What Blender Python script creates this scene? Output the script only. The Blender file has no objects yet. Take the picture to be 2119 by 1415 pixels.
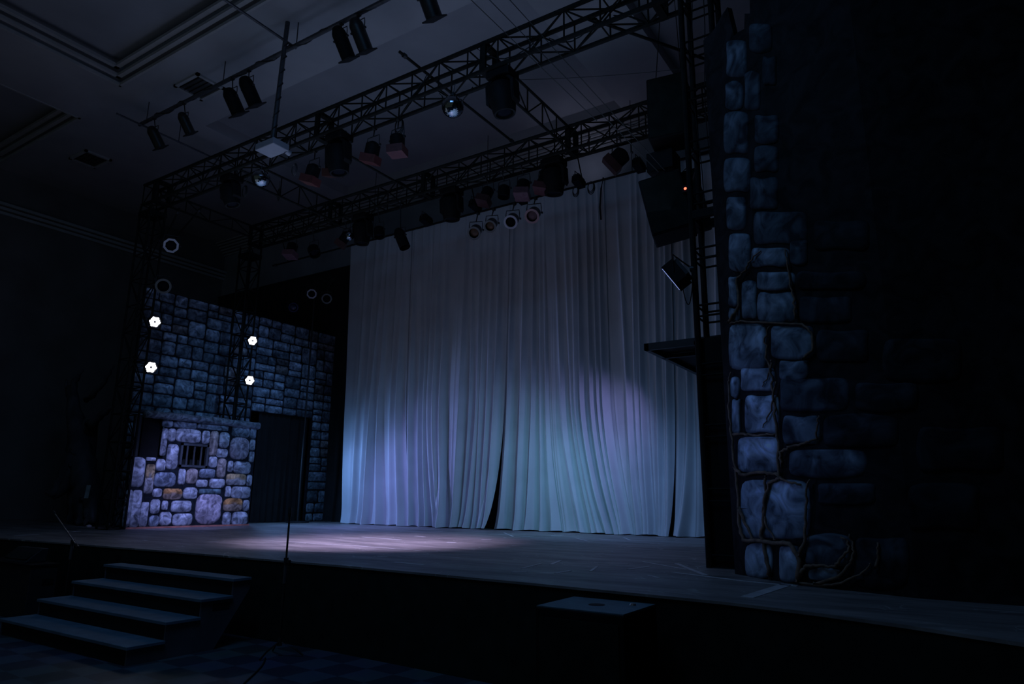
import bpy, bmesh, math, random
from mathutils import Vector, Matrix
R = random.Random(7)
C = bpy.context.scene.collection
S = bpy.context.scene

# ------------------------------------------------------------------ camera model (photo 2119 x 1415)
W, H = 2119.0, 1415.0
CX, CY = W / 2, H / 2
CH = 1.55                                   # eye height above the hall floor
_vx = Vector((-1190 - CX, 1008 - CY)); _vy = Vector((2000 - CX, 1040 - CY))
F = math.sqrt(-(_vx.x * _vy.x + _vx.y * _vy.y))
AX = -Vector((_vx.x, _vx.y, F)).normalized()
AY = Vector((_vy.x, _vy.y, F)).normalized()
AZ = AX.cross(AY)


def ray(px, py):
    d = Vector((px - CX, py - CY, F)).normalized()
    return Vector((AX.dot(d), AY.dot(d), AZ.dot(d)))


def P(px, py, x=None, y=None, z=None):
    """a point of the place seen at a photo pixel, lying in the plane x=, y= or z= (metres)"""
    d = ray(px, py)
    if x is not None:
        t = x / d.x
    elif y is not None:
        t = y / d.y
    else:
        t = (z - CH) / d.z
    return Vector((d.x * t, d.y * t, d.z * t + CH))


cam_d = bpy.data.cameras.new('camera')
cam = bpy.data.objects.new('camera', cam_d)
C.objects.link(cam)
cam_d.sensor_width = 36
cam_d.lens = F * 36 / W
cam_d.clip_end = 200
rx = Vector((AX.x, AY.x, AZ.x)); ry = -Vector((AX.y, AY.y, AZ.y)); rz = -Vector((AX.z, AY.z, AZ.z))
M = Matrix((rx, ry, rz)).transposed().to_4x4()
M.translation = (0, 0, CH)
cam.matrix_world = M
S.camera = cam
S.view_settings.view_transform = 'Standard'
S.view_settings.look = 'None'
S.view_settings.exposure = 0
S.view_settings.gamma = 1


# ------------------------------------------------------------------ materials
def lin(c):
    return tuple(((v / 255) / 12.92 if v / 255 <= .04045 else (((v / 255) + .055) / 1.055) ** 2.4) for v in c) + (1,)


def mat(name, col, rough=.6, metal=0, noise=.25, scale=6, emit=None, estr=0, bump=0, spec=.5, trans=0, coord='Object', stretch=None):
    m = bpy.data.materials.new(name); m.use_nodes = True
    nt = m.node_tree; b = nt.nodes['Principled BSDF']
    b.inputs['Roughness'].default_value = rough
    b.inputs['Metallic'].default_value = metal
    b.inputs['Specular IOR Level'].default_value = spec
    col = tuple(col[:3]) + (1,)
    tc = nt.nodes.new('ShaderNodeTexCoord')
    nz = nt.nodes.new('ShaderNodeTexNoise'); nz.inputs['Scale'].default_value = scale
    nz.inputs['Detail'].default_value = 5
    if stretch:
        mp = nt.nodes.new('ShaderNodeMapping'); mp.inputs['Scale'].default_value = stretch
        nt.links.new(tc.outputs[coord], mp.inputs['Vector']); nt.links.new(mp.outputs[0], nz.inputs['Vector'])
    else:
        nt.links.new(tc.outputs[coord], nz.inputs['Vector'])
    cr = nt.nodes.new('ShaderNodeValToRGB')
    cr.color_ramp.elements[0].position = .3; cr.color_ramp.elements[1].position = .7
    cr.color_ramp.elements[0].color = tuple(v * (1 - noise) for v in col[:3]) + (1,)
    cr.color_ramp.elements[1].color = tuple(min(1, v * (1 + noise)) for v in col[:3]) + (1,)
    nt.links.new(nz.outputs['Fac'], cr.inputs['Fac'])
    nt.links.new(cr.outputs['Color'], b.inputs['Base Color'])
    if bump:
        bp = nt.nodes.new('ShaderNodeBump'); bp.inputs['Strength'].default_value = bump
        bp.inputs['Distance'].default_value = .02
        nt.links.new(nz.outputs['Fac'], bp.inputs['Height']); nt.links.new(bp.outputs[0], b.inputs['Normal'])
    if emit:
        b.inputs['Emission Color'].default_value = tuple(emit[:3]) + (1,)
        b.inputs['Emission Strength'].default_value = estr
    if trans:
        b.inputs['Transmission Weight'].default_value = trans
    return m


def attr_mat(name, rough=.8, bump=.3, scale=9, contrast=.5):
    """painted scenery: colour per stone from a colour attribute, broken up by brushwork"""
    m = bpy.data.materials.new(name); m.use_nodes = True
    nt = m.node_tree; b = nt.nodes['Principled BSDF']; b.inputs['Roughness'].default_value = rough
    b.inputs['Specular IOR Level'].default_value = .2
    at = nt.nodes.new('ShaderNodeVertexColor'); at.layer_name = 'Col'
    tc = nt.nodes.new('ShaderNodeTexCoord')
    nz = nt.nodes.new('ShaderNodeTexNoise'); nz.inputs['Scale'].default_value = scale; nz.inputs['Detail'].default_value = 6
    nz.inputs['Distortion'].default_value = 1.2
    nt.links.new(tc.outputs['Object'], nz.inputs['Vector'])
    cr = nt.nodes.new('ShaderNodeValToRGB')
    cr.color_ramp.elements[0].position = .34; cr.color_ramp.elements[1].position = .66
    a = 1 - contrast
    cr.color_ramp.elements[0].color = (a, a * 1.02, a * 1.08, 1); cr.color_ramp.elements[1].color = (1.25, 1.25, 1.25, 1)
    nt.links.new(nz.outputs['Fac'], cr.inputs['Fac'])
    mx = nt.nodes.new('ShaderNodeMix'); mx.data_type = 'RGBA'; mx.blend_type = 'MULTIPLY'; mx.inputs[0].default_value = 1
    nt.links.new(at.outputs['Color'], mx.inputs[6]); nt.links.new(cr.outputs['Color'], mx.inputs[7])
    nt.links.new(mx.outputs[2], b.inputs['Base Color'])
    bp = nt.nodes.new('ShaderNodeBump'); bp.inputs['Strength'].default_value = bump; bp.inputs['Distance'].default_value = .02
    nt.links.new(nz.outputs['Fac'], bp.inputs['Height']); nt.links.new(bp.outputs[0], b.inputs['Normal'])
    return m


BLK = mat('black_metal', (.018, .018, .02), .55, .0, .3)
BLKP = mat('black_plastic', (.008, .008, .009), .65, spec=.15)
BLKW = mat('black_stage_paint', (.020, .024, .021), .95, spec=.08)
TRUSS = mat('black_truss_paint', (.009, .010, .009), .7, .0, .4, 14, spec=.15)
RUB = mat('cable_rubber', (.012, .012, .012), .6)
CHROME = mat('worn_steel', (.35, .36, .38), .35, .9)
GREYM = mat('grey_metal', (.10, .10, .11), .45, .6)
DARKM = mat('fixture_dark_aluminium', (.035, .033, .032), .4, .5)
CEIL = mat('ceiling_plaster', (.36, .355, .37), .9, 0, .12, .7)
CEIL2 = mat('coffer_plaster', (.30, .30, .32), .9, 0, .12, .7)
MOULD = mat('cornice_plaster', (.40, .39, .39), .8, 0, .1, 2)
WALLM = mat('hall_wall_plaster', (.16, .15, .145), .9, 0, .2, 1)
WALLB = mat('back_wall_plaster', (.26, .27, .29), .9, 0, .2, 1)
MASK = mat('black_masking_cloth', (.012, .013, .013), .95, 0, .3, 3)
DOORC = mat('black_door_cloth', (.011, .012, .012), .95, 0, .3, 3)
FABRIC = mat('white_voile', (.58, .60, .62), .85, 0, .08, 1.2, spec=.1)
VENT = mat('vent_dark', (.05, .05, .05), .7)
PROJW = mat('projector_white', (.30, .31, .36), .5, 0, .05)
GELR = mat('red_gel', (.10, .026, .026), .4, 0, .25, 20)
GELP = mat('pink_gel', (.15, .07, .085), .45, 0, .25, 20)
GELD = mat('dark_red_gel', (.05, .012, .01), .45, 0, .25, 20)
GELA = mat('amber_gel', (.12, .055, .02), .4, 0, .4, 15)
RIMW = mat('pale_rim', (.55, .53, .6), .5, 0, .1)
RIMP = mat('pink_rim', (.5, .3, .31), .5, 0, .1)
RIMD = mat('dull_rim', (.16, .17, .17), .5, 0, .1)
LENS = mat('dark_lens', (.006, .007, .012), .6, spec=.05)
LENSB = mat('blue_lens', (.02, .03, .09), .2)
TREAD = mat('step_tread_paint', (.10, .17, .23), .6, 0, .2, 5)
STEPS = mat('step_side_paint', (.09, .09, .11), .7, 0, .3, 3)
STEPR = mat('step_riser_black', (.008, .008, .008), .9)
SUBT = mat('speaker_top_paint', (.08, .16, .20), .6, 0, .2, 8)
VINE = mat('dry_vine', (.20, .13, .09), .8, 0, .5, 14)
BARK = mat('dark_bark', (.055, .055, .065), .9, 0, .6, 3, bump=.6, stretch=(1, 1, .25))
TAPE = mat('white_tape', (.5, .48, .5), .6, 0, .2)
TIMB = mat('dark_timber', (.05, .06, .07), .8, 0, .4, 4, stretch=(1, 1, .2))
SKIRT = mat('orange_skirting', (.42, .16, .12), .7, 0, .4, 5)
PAPER = mat('paper', (.35, .42, .5), .7)
GOLD = mat('gold_glow', (.5, .3, .06), .4, .3, .3, 10, emit=(.6, .26, .04), estr=.12)  # slight emission stands in for warm light falling on the gold
MIRR = mat('mirror_glass', (.36, .40, .46), .07, 1, .05)
ROPE = mat('rope', (.05, .05, .048), .8)
REDLED = mat('red_led', (.3, .02, .01), .4, emit=(1, .10, .05), estr=4)
WLED = mat('white_led', (1, 1, 1), .4, emit=(.86, .88, 1), estr=14)
WLED2 = mat('flood_glass', (.3, .35, .6), .3, emit=(.35, .45, 1), estr=.6)
STONE = attr_mat('painted_stone', scale=7, contrast=.72)
STONED = attr_mat('painted_stone_right', scale=4.5, contrast=.8)


def floor_mat():
    m = bpy.data.materials.new('checkered_tile'); m.use_nodes = True
    nt = m.node_tree; b = nt.nodes['Principled BSDF']; b.inputs['Roughness'].default_value = .38
    tc = nt.nodes.new('ShaderNodeTexCoord')
    mp = nt.nodes.new('ShaderNodeMapping'); mp.inputs['Rotation'].default_value = (0, 0, .06)
    ck = nt.nodes.new('ShaderNodeTexChecker'); ck.inputs['Scale'].default_value = 2.9
    ck.inputs['Color1'].default_value = (.10, .14, .19, 1); ck.inputs['Color2'].default_value = (.05, .07, .10, 1)
    nz = nt.nodes.new('ShaderNodeTexNoise'); nz.inputs['Scale'].default_value = 1.3; nz.inputs['Detail'].default_value = 4
    mx = nt.nodes.new('ShaderNodeMix'); mx.data_type = 'RGBA'; mx.blend_type = 'MULTIPLY'; mx.inputs[0].default_value = .7
    nt.links.new(tc.outputs['Object'], mp.inputs[0]); nt.links.new(mp.outputs[0], ck.inputs[0]); nt.links.new(tc.outputs['Object'], nz.inputs['Vector'])
    nt.links.new(ck.outputs[0], mx.inputs[6]); nt.links.new(nz.outputs['Color'], mx.inputs[7]); nt.links.new(mx.outputs[2], b.inputs['Base Color'])
    return m


def stage_mat():
    m = bpy.data.materials.new('scuffed_stage_boards'); m.use_nodes = True
    nt = m.node_tree; b = nt.nodes['Principled BSDF']; b.inputs['Specular IOR Level'].default_value = .25
    tc = nt.nodes.new('ShaderNodeTexCoord')
    mp = nt.nodes.new('ShaderNodeMapping'); mp.inputs['Scale'].default_value = (.45, 1.8, 1)
    nz = nt.nodes.new('ShaderNodeTexNoise'); nz.inputs['Scale'].default_value = 1.6; nz.inputs['Detail'].default_value = 9; nz.inputs['Roughness'].default_value = .7
    nt.links.new(tc.outputs['Object'], mp.inputs[0]); nt.links.new(mp.outputs[0], nz.inputs['Vector'])
    cr = nt.nodes.new('ShaderNodeValToRGB')
    cr.color_ramp.elements[0].position = .32; cr.color_ramp.elements[0].color = (.085, .075, .075, 1)
    cr.color_ramp.elements[1].position = .72; cr.color_ramp.elements[1].color = (.36, .32, .31, 1)
    nt.links.new(nz.outputs['Fac'], cr.inputs[0])
    # pale scribbled chalk lines
    n2 = nt.nodes.new('ShaderNodeTexNoise'); n2.inputs['Scale'].default_value = .9; n2.inputs['Detail'].default_value = 2
    n2.inputs['Distortion'].default_value = 2.5
    nt.links.new(tc.outputs['Object'], n2.inputs['Vector'])
    c2 = nt.nodes.new('ShaderNodeValToRGB'); e = c2.color_ramp.elements
    e[0].position = .490; e[0].color = (0, 0, 0, 1); e[1].position = .5; e[1].color = (1, 1, 1, 1)
    e2 = e.new(.510); e2.color = (0, 0, 0, 1)
    n3 = nt.nodes.new('ShaderNodeTexNoise'); n3.inputs['Scale'].default_value = 1.7
    nt.links.new(tc.outputs['Object'], n3.inputs['Vector'])
    c3 = nt.nodes.new('ShaderNodeValToRGB'); c3.color_ramp.elements[0].position = .48; c3.color_ramp.elements[1].position = .62
    nt.links.new(n3.outputs['Fac'], c3.inputs[0])
    ml = nt.nodes.new('ShaderNodeMath'); ml.operation = 'MULTIPLY'
    nt.links.new(n2.outputs['Fac'], c2.inputs[0]); nt.links.new(c2.outputs[0], ml.inputs[0]); nt.links.new(c3.outputs[0], ml.inputs[1])
    mx = nt.nodes.new('ShaderNodeMix'); mx.data_type = 'RGBA'
    mx.inputs[7].default_value = (.5, .47, .46, 1)
    nt.links.new(ml.outputs[0], mx.inputs[0]); nt.links.new(cr.outputs[0], mx.inputs[6]); nt.links.new(mx.outputs[2], b.inputs['Base Color'])
    b.inputs['Roughness'].default_value = .5
    return m


FLOORM = floor_mat(); STAGEM = stage_mat()


# ------------------------------------------------------------------ mesh helpers
def frame(d):
    d = Vector(d).normalized()
    a = Vector((0, 0, 1)) if abs(d.z) < .9 else Vector((1, 0, 0))
    u = d.cross(a).normalized(); v = u.cross(d).normalized()
    return u, v, d


class MB:
    def __init__(s):
        s.v = []; s.f = []; s.c = []

    def add(s, vs, fs, col=None):
        o = len(s.v); s.v += [Vector(p) for p in vs]; s.f += [[i + o for i in f] for f in fs]
        s.c += (col if isinstance(col, list) else [col or (1, 1, 1)] * len(vs))
        return s

    def box(s, a, b, col=None):
        (x0, y0, z0), (x1, y1, z1) = a, b
        vs = [(x, y, z) for z in (z0, z1) for (x, y) in ((x0, y0), (x1, y0), (x1, y1), (x0, y1))]
        return s.add(vs, [(3, 2, 1, 0), (4, 5, 6, 7), (0, 1, 5, 4), (1, 2, 6, 5), (2, 3, 7, 6), (3, 0, 4, 7)], col)

    def obox(s, c, ux, uy, uz, sx, sy, sz, bev=0):
        """oriented box, half sizes"""
        c = Vector(c)
        vs = [c + ux * sx * i + uy * sy * j + uz * sz * k for k in (-1, 1) for (i, j) in ((-1, -1), (1, -1), (1, 1), (-1, 1))]
        return s.add(vs, [(3, 2, 1, 0), (4, 5, 6, 7), (0, 1, 5, 4), (1, 2, 6, 5), (2, 3, 7, 6), (3, 0, 4, 7)])

    def rev(s, o, d, prof, n=20, u=None):
        """surface of revolution about axis d; prof = [(dist, radius)...]"""
        a, b, d = frame(d)
        o = Vector(o); vs = []
        for (t, r) in prof:
            for k in range(n):
                w = 2 * math.pi * k / n
                vs.append(o + d * t + (a * math.cos(w) + b * math.sin(w)) * r)
        fs = [(i * n + k, i * n + (k + 1) % n, (i + 1) * n + (k + 1) % n, (i + 1) * n + k) for i in range(len(prof) - 1) for k in range(n)]
        if prof[0][1] > 1e-5: fs.append(tuple(range(n))[::-1])
        if prof[-1][1] > 1e-5: fs.append(tuple((len(prof) - 1) * n + k for k in range(n)))
        return s.add(vs, fs)

    def tube(s, p0, p1, r, n=8):
        p0 = Vector(p0); p1 = Vector(p1)
        return s.rev(p0, p1 - p0, [(0, r), ((p1 - p0).length, r)], n)

    def path(s, pts, r, n=6):
        pts = [Vector(p) for p in pts]; vs = []; m = len(pts)
        if not hasattr(r, '__len__'): r = [r] * m
        pa = None
        for i, p in enumerate(pts):
            d = (pts[min(i + 1, m - 1)] - pts[max(i - 1, 0)]).normalized()
            if pa is None:
                a, b, _ = frame(d)
            else:
                a = (pa - d * pa.dot(d)).normalized(); b = d.cross(a)
            pa = a
            for k in range(n):
                w = 2 * math.pi * k / n
                vs.append(p + (a * math.cos(w) + b * math.sin(w)) * r[i])
        fs = [(i * n + k, i * n + (k + 1) % n, (i + 1) * n + (k + 1) % n, (i + 1) * n + k) for i in range(m - 1) for k in range(n)]
        fs += [tuple(range(n))[::-1], tuple((m - 1) * n + k for k in range(n))]
        return s.add(vs, fs)

    def prism(s, poly, ext, flip=False):
        """closed polygon (list of 3D points) extruded by vector ext"""
        n = len(poly); ext = Vector(ext)
        vs = [Vector(p) for p in poly] + [Vector(p) + ext for p in poly]
        fs = [tuple(range(n))[::-1], tuple(range(n, 2 * n))] + [(i, (i + 1) % n, (i + 1) % n + n, i + n) for i in range(n)]
        return s.add(vs, fs)

    def build(s, name, m, parent=None, smooth=False, bevel=0, colour=False):
        me = bpy.data.meshes.new(name)
        off = parent.matrix_world.translation if parent is not None else Vector((0, 0, 0))
        if parent is not None:
            off = Vector((0, 0, 0)); q = parent
            while q is not None:
                off += q.location; q = q.parent
        org = Vector((0, 0, 0))
        if parent is None and s.v:
            mn = Vector([min(p[i] for p in s.v) for i in range(3)]); mxx = Vector([max(p[i] for p in s.v) for i in range(3)])
            org = (mn + mxx) / 2; org.z = mn.z
        me.from_pydata([tuple(p - off - org) for p in s.v], [], s.f)
        me.update()
        bm = bmesh.new(); bm.from_mesh(me)
        if bevel:
            bmesh.ops.bevel(bm, geom=[e for e in bm.edges], offset=bevel, segments=2, affect='EDGES', profile=.5)
        bmesh.ops.recalc_face_normals(bm, faces=bm.faces)
        bm.to_mesh(me); bm.free()
        if colour:
            at = me.color_attributes.new('Col', 'FLOAT_COLOR', 'POINT')
            for i, c in enumerate(s.c): at.data[i].color = (c[0], c[1], c[2], 1)
        me.materials.append(m)
        if smooth:
            for p in me.polygons: p.use_smooth = True
            if smooth == 'auto':
                try:
                    me.set_sharp_from_angle(angle=math.radians(35))
                except Exception:
                    pass
        o = bpy.data.objects.new(name, me); C.objects.link(o)
        o.location = org
        if parent is not None: o.parent = parent
        return o


def tag(o, label, cat, group=None, kind=None):
    o['label'] = label; o['category'] = cat
    if group: o['group'] = group
    if kind: o['kind'] = kind
    return o


def thing(name, label, cat, loc=(0, 0, 0), group=None):
    o = bpy.data.objects.new(name, None); C.objects.link(o); o.location = Vector(loc); o.empty_display_size = .1
    return tag(o, label, cat, group)


def struct(o):
    o['kind'] = 'structure'; return o


def sag(a, b, drop, n=14, wob=0):
    a = Vector(a); b = Vector(b); out = []
    for i in range(n + 1):
        t = i / n; p = a.lerp(b, t); p.z -= drop * 4 * t * (1 - t)
        if wob and 0 < i < n: p += Vector([R.uniform(-wob, wob) for _ in range(3)])
        out.append(p)
    return out


UX, UY, UZ = Vector((1, 0, 0)), Vector((0, 1, 0)), Vector((0, 0, 1))
SZ = CH - .70                                  # stage floor height
FZ = 0.0                                       # hall floor

# ------------------------------------------------------------------ the room
struct(MB().box((-24, -6, -.1), (6, 15.2, 0)).build('floor', FLOORM))
YB = 14.4                                      # back wall
struct(MB().box((-24, YB, 0), (6, YB + .2, 12)).build('wall_back', WALLB))
struct(MB().box((-22.2, -6, 0), (-22, YB, 12)).build('wall_left', WALLM))
struct(MB().box((3.6, -6, 0), (3.8, YB, 12)).build('wall_right', WALLM))

# stage deck with its gently bowed front edge
edge = [(-22, 5.05), (-17, 5.05)] + [tuple(P(px, py, z=SZ).xy) for px, py in ((0, 1113), (350, 1140), (700, 1169), (1100, 1206), (1500, 1245), (1700, 1269), (1875, 1293), (2119, 1330))] + [(3.6, 3.7)]
poly = [Vector((x, y, SZ - .02)) for x, y in edge] + [Vector((3.6, YB, SZ - .02)), Vector((-22, YB, SZ - .02))]
sd = struct(MB().prism(poly, (0, 0, .02)).build('floor_stage', STAGEM))
poly = [Vector((x, y + .012, 0)) for x, y in edge] + [Vector((3.6, 6.3, 0)), Vector((-22, 6.3, 0))]
struct(MB().prism(poly, (0, 0, SZ - .02)).build('wall_stage_front', BLKW))

# ceiling : beams between coffers
ZC = CH + 9.0
holes = [(-15.04, 3, 1.0, 6.80), (-30, -17.24, 1.0, 7.0), (-14.94, -5.81, 8.85, 13.66), (-4.3, 3.0, 8.85, 13.66)]   # x0,x1,y0,y1
deep = [.5, .5, .3, .3]
holes[1] = (-21.6, -17.24, 1.0, 7.0)
xs = sorted({-22, 3.6} | {h[0] for h in holes} | {h[1] for h in holes}); ys = sorted({-6, YB} | {h[2] for h in holes} | {h[3] for h in holes})
cb = MB()
for i in range(len(xs) - 1):
    for j in range(len(ys) - 1):
        mx_, my_ = (xs[i] + xs[i + 1]) / 2, (ys[j] + ys[j + 1]) / 2
        if any(h[0] < mx_ < h[1] and h[2] < my_ < h[3] for h in holes): continue
        cb.box((xs[i], ys[j], ZC), (xs[i + 1], ys[j + 1], ZC + .62))
struct(cb.build('ceiling', CEIL))
for k, (h, dp) in enumerate(zip(holes, deep)):
    struct(MB().box((h[0], h[2], ZC + dp), (h[1], h[3], ZC + dp + .1)).build('ceiling_coffer', CEIL2))
    if k > 1: continue
    t = MB()
    for (o_, z_, w_) in ((0, 0.0, .05), (.09, .12, .09), (.2, .26, .10)):   # stepped mouldings round the recess
        a0, a1, b0, b1 = h[0] + o_, h[1] - o_, h[2] + o_, h[3] - o_
        zz = ZC + z_ - .015
        for (p, q) in (((a0, b1 - w_), (a1, b1)), ((a0, b0), (a1, b0 + w_)), ((a0, b0), (a0 + w_, b1)), ((a1 - w_, b0), (a1, b1))):
            t.box((p[0], p[1], zz), (q[0], q[1], zz + .07))
    struct(t.build('trim_%d' % (k + 1), MOULD))
# ribbed cornice along the back wall
t = MB()
for i in range(6):
    t.box((-22, YB - .44 + i * .075, ZC - .04 - i * .075), (3.6, YB - .39 + i * .075, ZC - i * .075 + .02))
struct(t.build('trim_3', MOULD))
t = MB()
for i in range(3):
    t.box((-22, -6, CH + 7.9 - i * .12), (-21.8 - i * .05, YB, CH + 7.98 - i * .12))
struct(t.build('trim_4', MOULD))
for (cx_, cy_, lab) in ((-19.2, 8.2, 'dark slotted ceiling vent beside the far left coffer'), (-13.5, 7.75, 'dark slotted ceiling vent above the spotlights on the ceiling bar')):
    t = thing('ceiling_vent', lab, 'vent', (cx_, cy_, ZC - .05), 'ceiling vents')
    fr = MB()
    for (a, b) in (((-.45, -.35), (.45, -.28)), ((-.45, .28), (.45, .35)), ((-.45, -.35), (-.38, .35)), ((.38, -.35), (.45, .35))):
        fr.box((cx_ + a[0], cy_ + a[1], ZC - .05), (cx_ + b[0], cy_ + b[1], ZC))
    fr.build('frame', MOULD, t)
    MB().box((cx_ - .38, cy_ - .28, ZC - .015), (cx_ + .38, cy_ + .28, ZC)).build('backing', VENT, t)
    for i in range(5):
        y0 = cy_ - .24 + i * .11
        MB().add([(cx_ - .38, y0, ZC - .045), (cx_ + .38, y0, ZC - .045), (cx_ + .38, y0 + .05, ZC - .01), (cx_ - .38, y0 + .05, ZC - .01)], [(0, 1, 2, 3)]).build('slat', GREYM, t)

# ------------------------------------------------------------------ trusses
ZT = CH + 6.85                                 # top chords
TH, TW = .48, .33
RC = .036


def truss(name, label, p0, ax, length, u, w, v, h, bay, rc=RC, group='black stage trusses', plates=(), four=True, cat='truss', rungs=False):
    """box (or flat) truss: ax = run direction, u = width direction, v = depth direction"""
    p0 = Vector(p0); ax = Vector(ax); u = Vector(u); v = Vector(v)
    t = thing(name, label, cat, p0, group)
    corners = [(0, 0), (1, 0), (0, 1), (1, 1)] if four else [(0, 0), (0, 1)]
    for (i, j) in corners:
        q = p0 + u * w * i + v * h * j
        MB().tube(q, q + ax * length, rc, 10).build('chord', TRUSS, t, smooth='auto')
    n = max(1, int(round(length / bay))); st = length / n
    for k in range(n):
        b = MB(); a0 = ax * (k * st); a1 = ax * ((k + 1) * st); r = .0135
        if rungs:
            for off in (Vector((0, 0, 0)), ax * .13):
                for i in (0, 1):
                    q = p0 + u * w * i + a0 + off; b.tube(q, q + v * h, .013, 6)
                    q = p0 + v * h * i + a0 + off; b.tube(q, q + u * w, .013, 6)
            b.build('rung', TRUSS, t, smooth='auto'); continue
        for i in ((0, 1) if four else (0,)):
            q = p0 + u * w * i
            b.tube(q + a0, q + a0 + v * h, r, 6)
            if (k + i) % 2: b.tube(q + a0, q + a1 + v * h, r, 6)
            else: b.tube(q + a0 + v * h, q + a1, r, 6)
        if four:
            for j in (0, 1):
                q = p0 + v * h * j
                b.tube(q + a0, q + a0 + u * w, r, 6)
                if (k + j) % 2: b.tube(q + a0, q + a1 + u * w, r, 6)
                else: b.tube(q + a0 + u * w, q + a1, r, 6)
        b.build('brace', TRUSS, t, smooth='auto')
    for s_ in plates:
        b = MB(); c = p0 + ax * s_
        for i in (0, 1):
            b.obox(c + u * w * i + v * h / 2, ax, u, v, .05, .022, h / 2 + .03)
        for j in (0, 1):
            b.obox(c + v * h * j + u * w / 2, ax, u, v, .05, w / 2 + .02, .03)
        b.build('coupling_plate', TRUSS, t)
    return t


YF, YR = 7.56, 10.40
XL, XR = -14.9, -2.36
DN = Vector((0, 0, -1))
px_to_x = lambda px, py, y: P(px, py, y=y).x
truss('front_truss', 'long black box truss across the front of the stage, hung with mirror balls', (XL, YF, ZT), UX, XR - XL, UY, TW, DN, TH, .58, plates=[.45, P(658, 240, y=YF).x - XL, P(1000, 120, y=YF).x - XL, 12.2])
truss('rear_truss', 'long black box truss nearer the white drapes, carrying a row of coloured lamps', (-14.95, YR, ZT), UX, 12.55, UY, .32, DN, TH, .58, plates=[.06, P(684, 430, y=YR).x + 14.95, P(876, 375, y=YR).x + 14.95, P(1175, 290, y=YR).x + 14.95])
truss('cross_truss', 'narrow black cross truss between the two long trusses behind the left mirror ball', (-11.83, YF + TW, ZT - .03), UY, YR - YF - TW, UX, .2, DN, .46, .55, rc=.024, four=False, group='cross trusses')
truss('cross_truss', 'narrow black cross truss between the two long trusses right of the large mirror ball', (-5.5, YF + TW, ZT - .03), UY, YR - YF - TW, UX, .2, DN, .46, .55, rc=.024, four=False, group='cross trusses')
truss('side_truss', 'short black side truss joining the two left towers', (-14.78, YF + TW, ZT - .03), UY, YR - YF - TW, UX, .2, DN, .3, .6, rc=.024, four=False, group='cross trusses')
# towers
truss('front_left_tower', 'black truss tower at the left front of the stage carrying two lit lamps', (-14.93, YF, SZ), UZ, ZT - SZ - TH - .03, UX, .42, UY, .34, .6, rc=.024, plates=[6.85], group='truss towers', cat='tower')
truss('rear_left_tower', 'black truss tower behind the dungeon flat carrying two lit lamps', (-15.26, YR, SZ), UZ, ZT - SZ - TH - .03, UX, .4, UY, .34, .6, rc=.024, plates=[6.8], group='truss towers', cat='tower')
RT = (-2.37, YF, SZ)
truss('right_tower', 'black truss tower at the right of the stage beside the painted rock wall', RT, UZ, 9.0 + CH - SZ - .05, UX, .38, UY, .34, .70, rc=.036, plates=[4.0], rungs=True, group='truss towers', cat='tower')
# black infill of the right tower base
pb = P(1470, 1180, y=YF + .1); pt = P(1470, 700, y=YF + .1)
tag(MB().box((RT[0] + .0, YF + .05, SZ), (RT[0] + .38, YF + .09, pt.z)).build('tower_infill_panel', BLKP), 'tall black panel filling the lower half of the right tower', 'panel')


def pipe(label, a, b, r=.024, m=TRUSS, name='steel_pipe', group='black cross pipes on the trusses'):
    a = Vector(a); b = Vector(b)
    t = thing(name, label, 'pipe', a, group)
    MB().tube(a, b, r, 10).build('tube', m, t, smooth='auto')
    d = (b - a).normalized()
    for q in (a + d * .12, b - d * .12):
        MB().rev(q - d * .03, d, [(0, r + .016), (.06, r + .016)], 10).build('clamp', BLK, t)
    return t


pipe('black pipe sticking out over the front truss by the large mirror ball', (-6.75, 7.05, ZT + .03), (-6.75, YR + .05, ZT + .03))
pipe('black pipe spanning the trusses above the two red-gelled lamps', (-9.22, YF, ZT - TH + .02), (-9.22, YR + .3, ZT - TH + .02))
pipe('black brace pipe running from the front truss to the right tower', (-3.85, YF + .3, ZT - .02), (-2.3, YR - .2, ZT - .1))
pipe('thin lighting pipe below the rear truss carrying four round-faced lamps', (-14.6, 10.95, CH + 5.88), (-3.2, 10.95, CH + 5.88), .022, name='lighting_pipe', group=None)
for x in (-14.0, -11, -8, -5.5, -3.8):     # drop bars of the pipe
    tag(MB().tube((x, 10.72, ZT - TH), (x, 10.95, CH + 5.88), .012, 6).build('drop_bar', TRUSS), 'thin black drop bar holding the lighting pipe under the rear truss', 'bar', 'drop bars under the rear truss')
a = P(397, 430, y=8.6); b = P(235, 640, y=7.9)
pipe('left of the two slanting braces beside the front left tower', P(372, 430, y=8.0), P(330, 520, y=7.95), .02, group='slanting braces by the left tower')
pipe('right of the two slanting braces beside the front left tower', P(418, 428, y=8.6), P(352, 505, y=8.5), .02, group='slanting braces by the left tower')
# ceiling bar and its drop rods
YBAR, ZBAR = 7.5, CH + 8.5
t = thing('ceiling_lighting_bar', 'long pale pipe under the ceiling hung with black spotlights and cables', 'pipe', (-15.4, YBAR, ZBAR))
MB().tube((-15.4, YBAR, ZBAR), (1.0, YBAR, ZBAR), .042, 10).build('tube', GREYM, t, smooth='auto')
for x in (-15.1, -12.2, -9.9, -7, -4): MB().tube((x, YBAR, ZBAR), (x, YBAR, ZC), .012, 6).build('hanger_rod', GREYM, t)
t2 = thing('ceiling_cross_pipe', 'pale pipe under the ceiling running back from the projector pole', 'pipe', (-10.0, 4.0, ZBAR + .07), 'pale ceiling pipes')
MB().tube((-10.06, 3.0, ZBAR + .07), (-10.06, 7.62, ZBAR + .07), .026, 10).build('tube', GREYM, t2, smooth='auto')
MB().tube((-10.06, 3.3, ZBAR + .07), (-10.06, 3.3, ZC + .5), .012, 6).build('hanger_rod', GREYM, t2)
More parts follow.
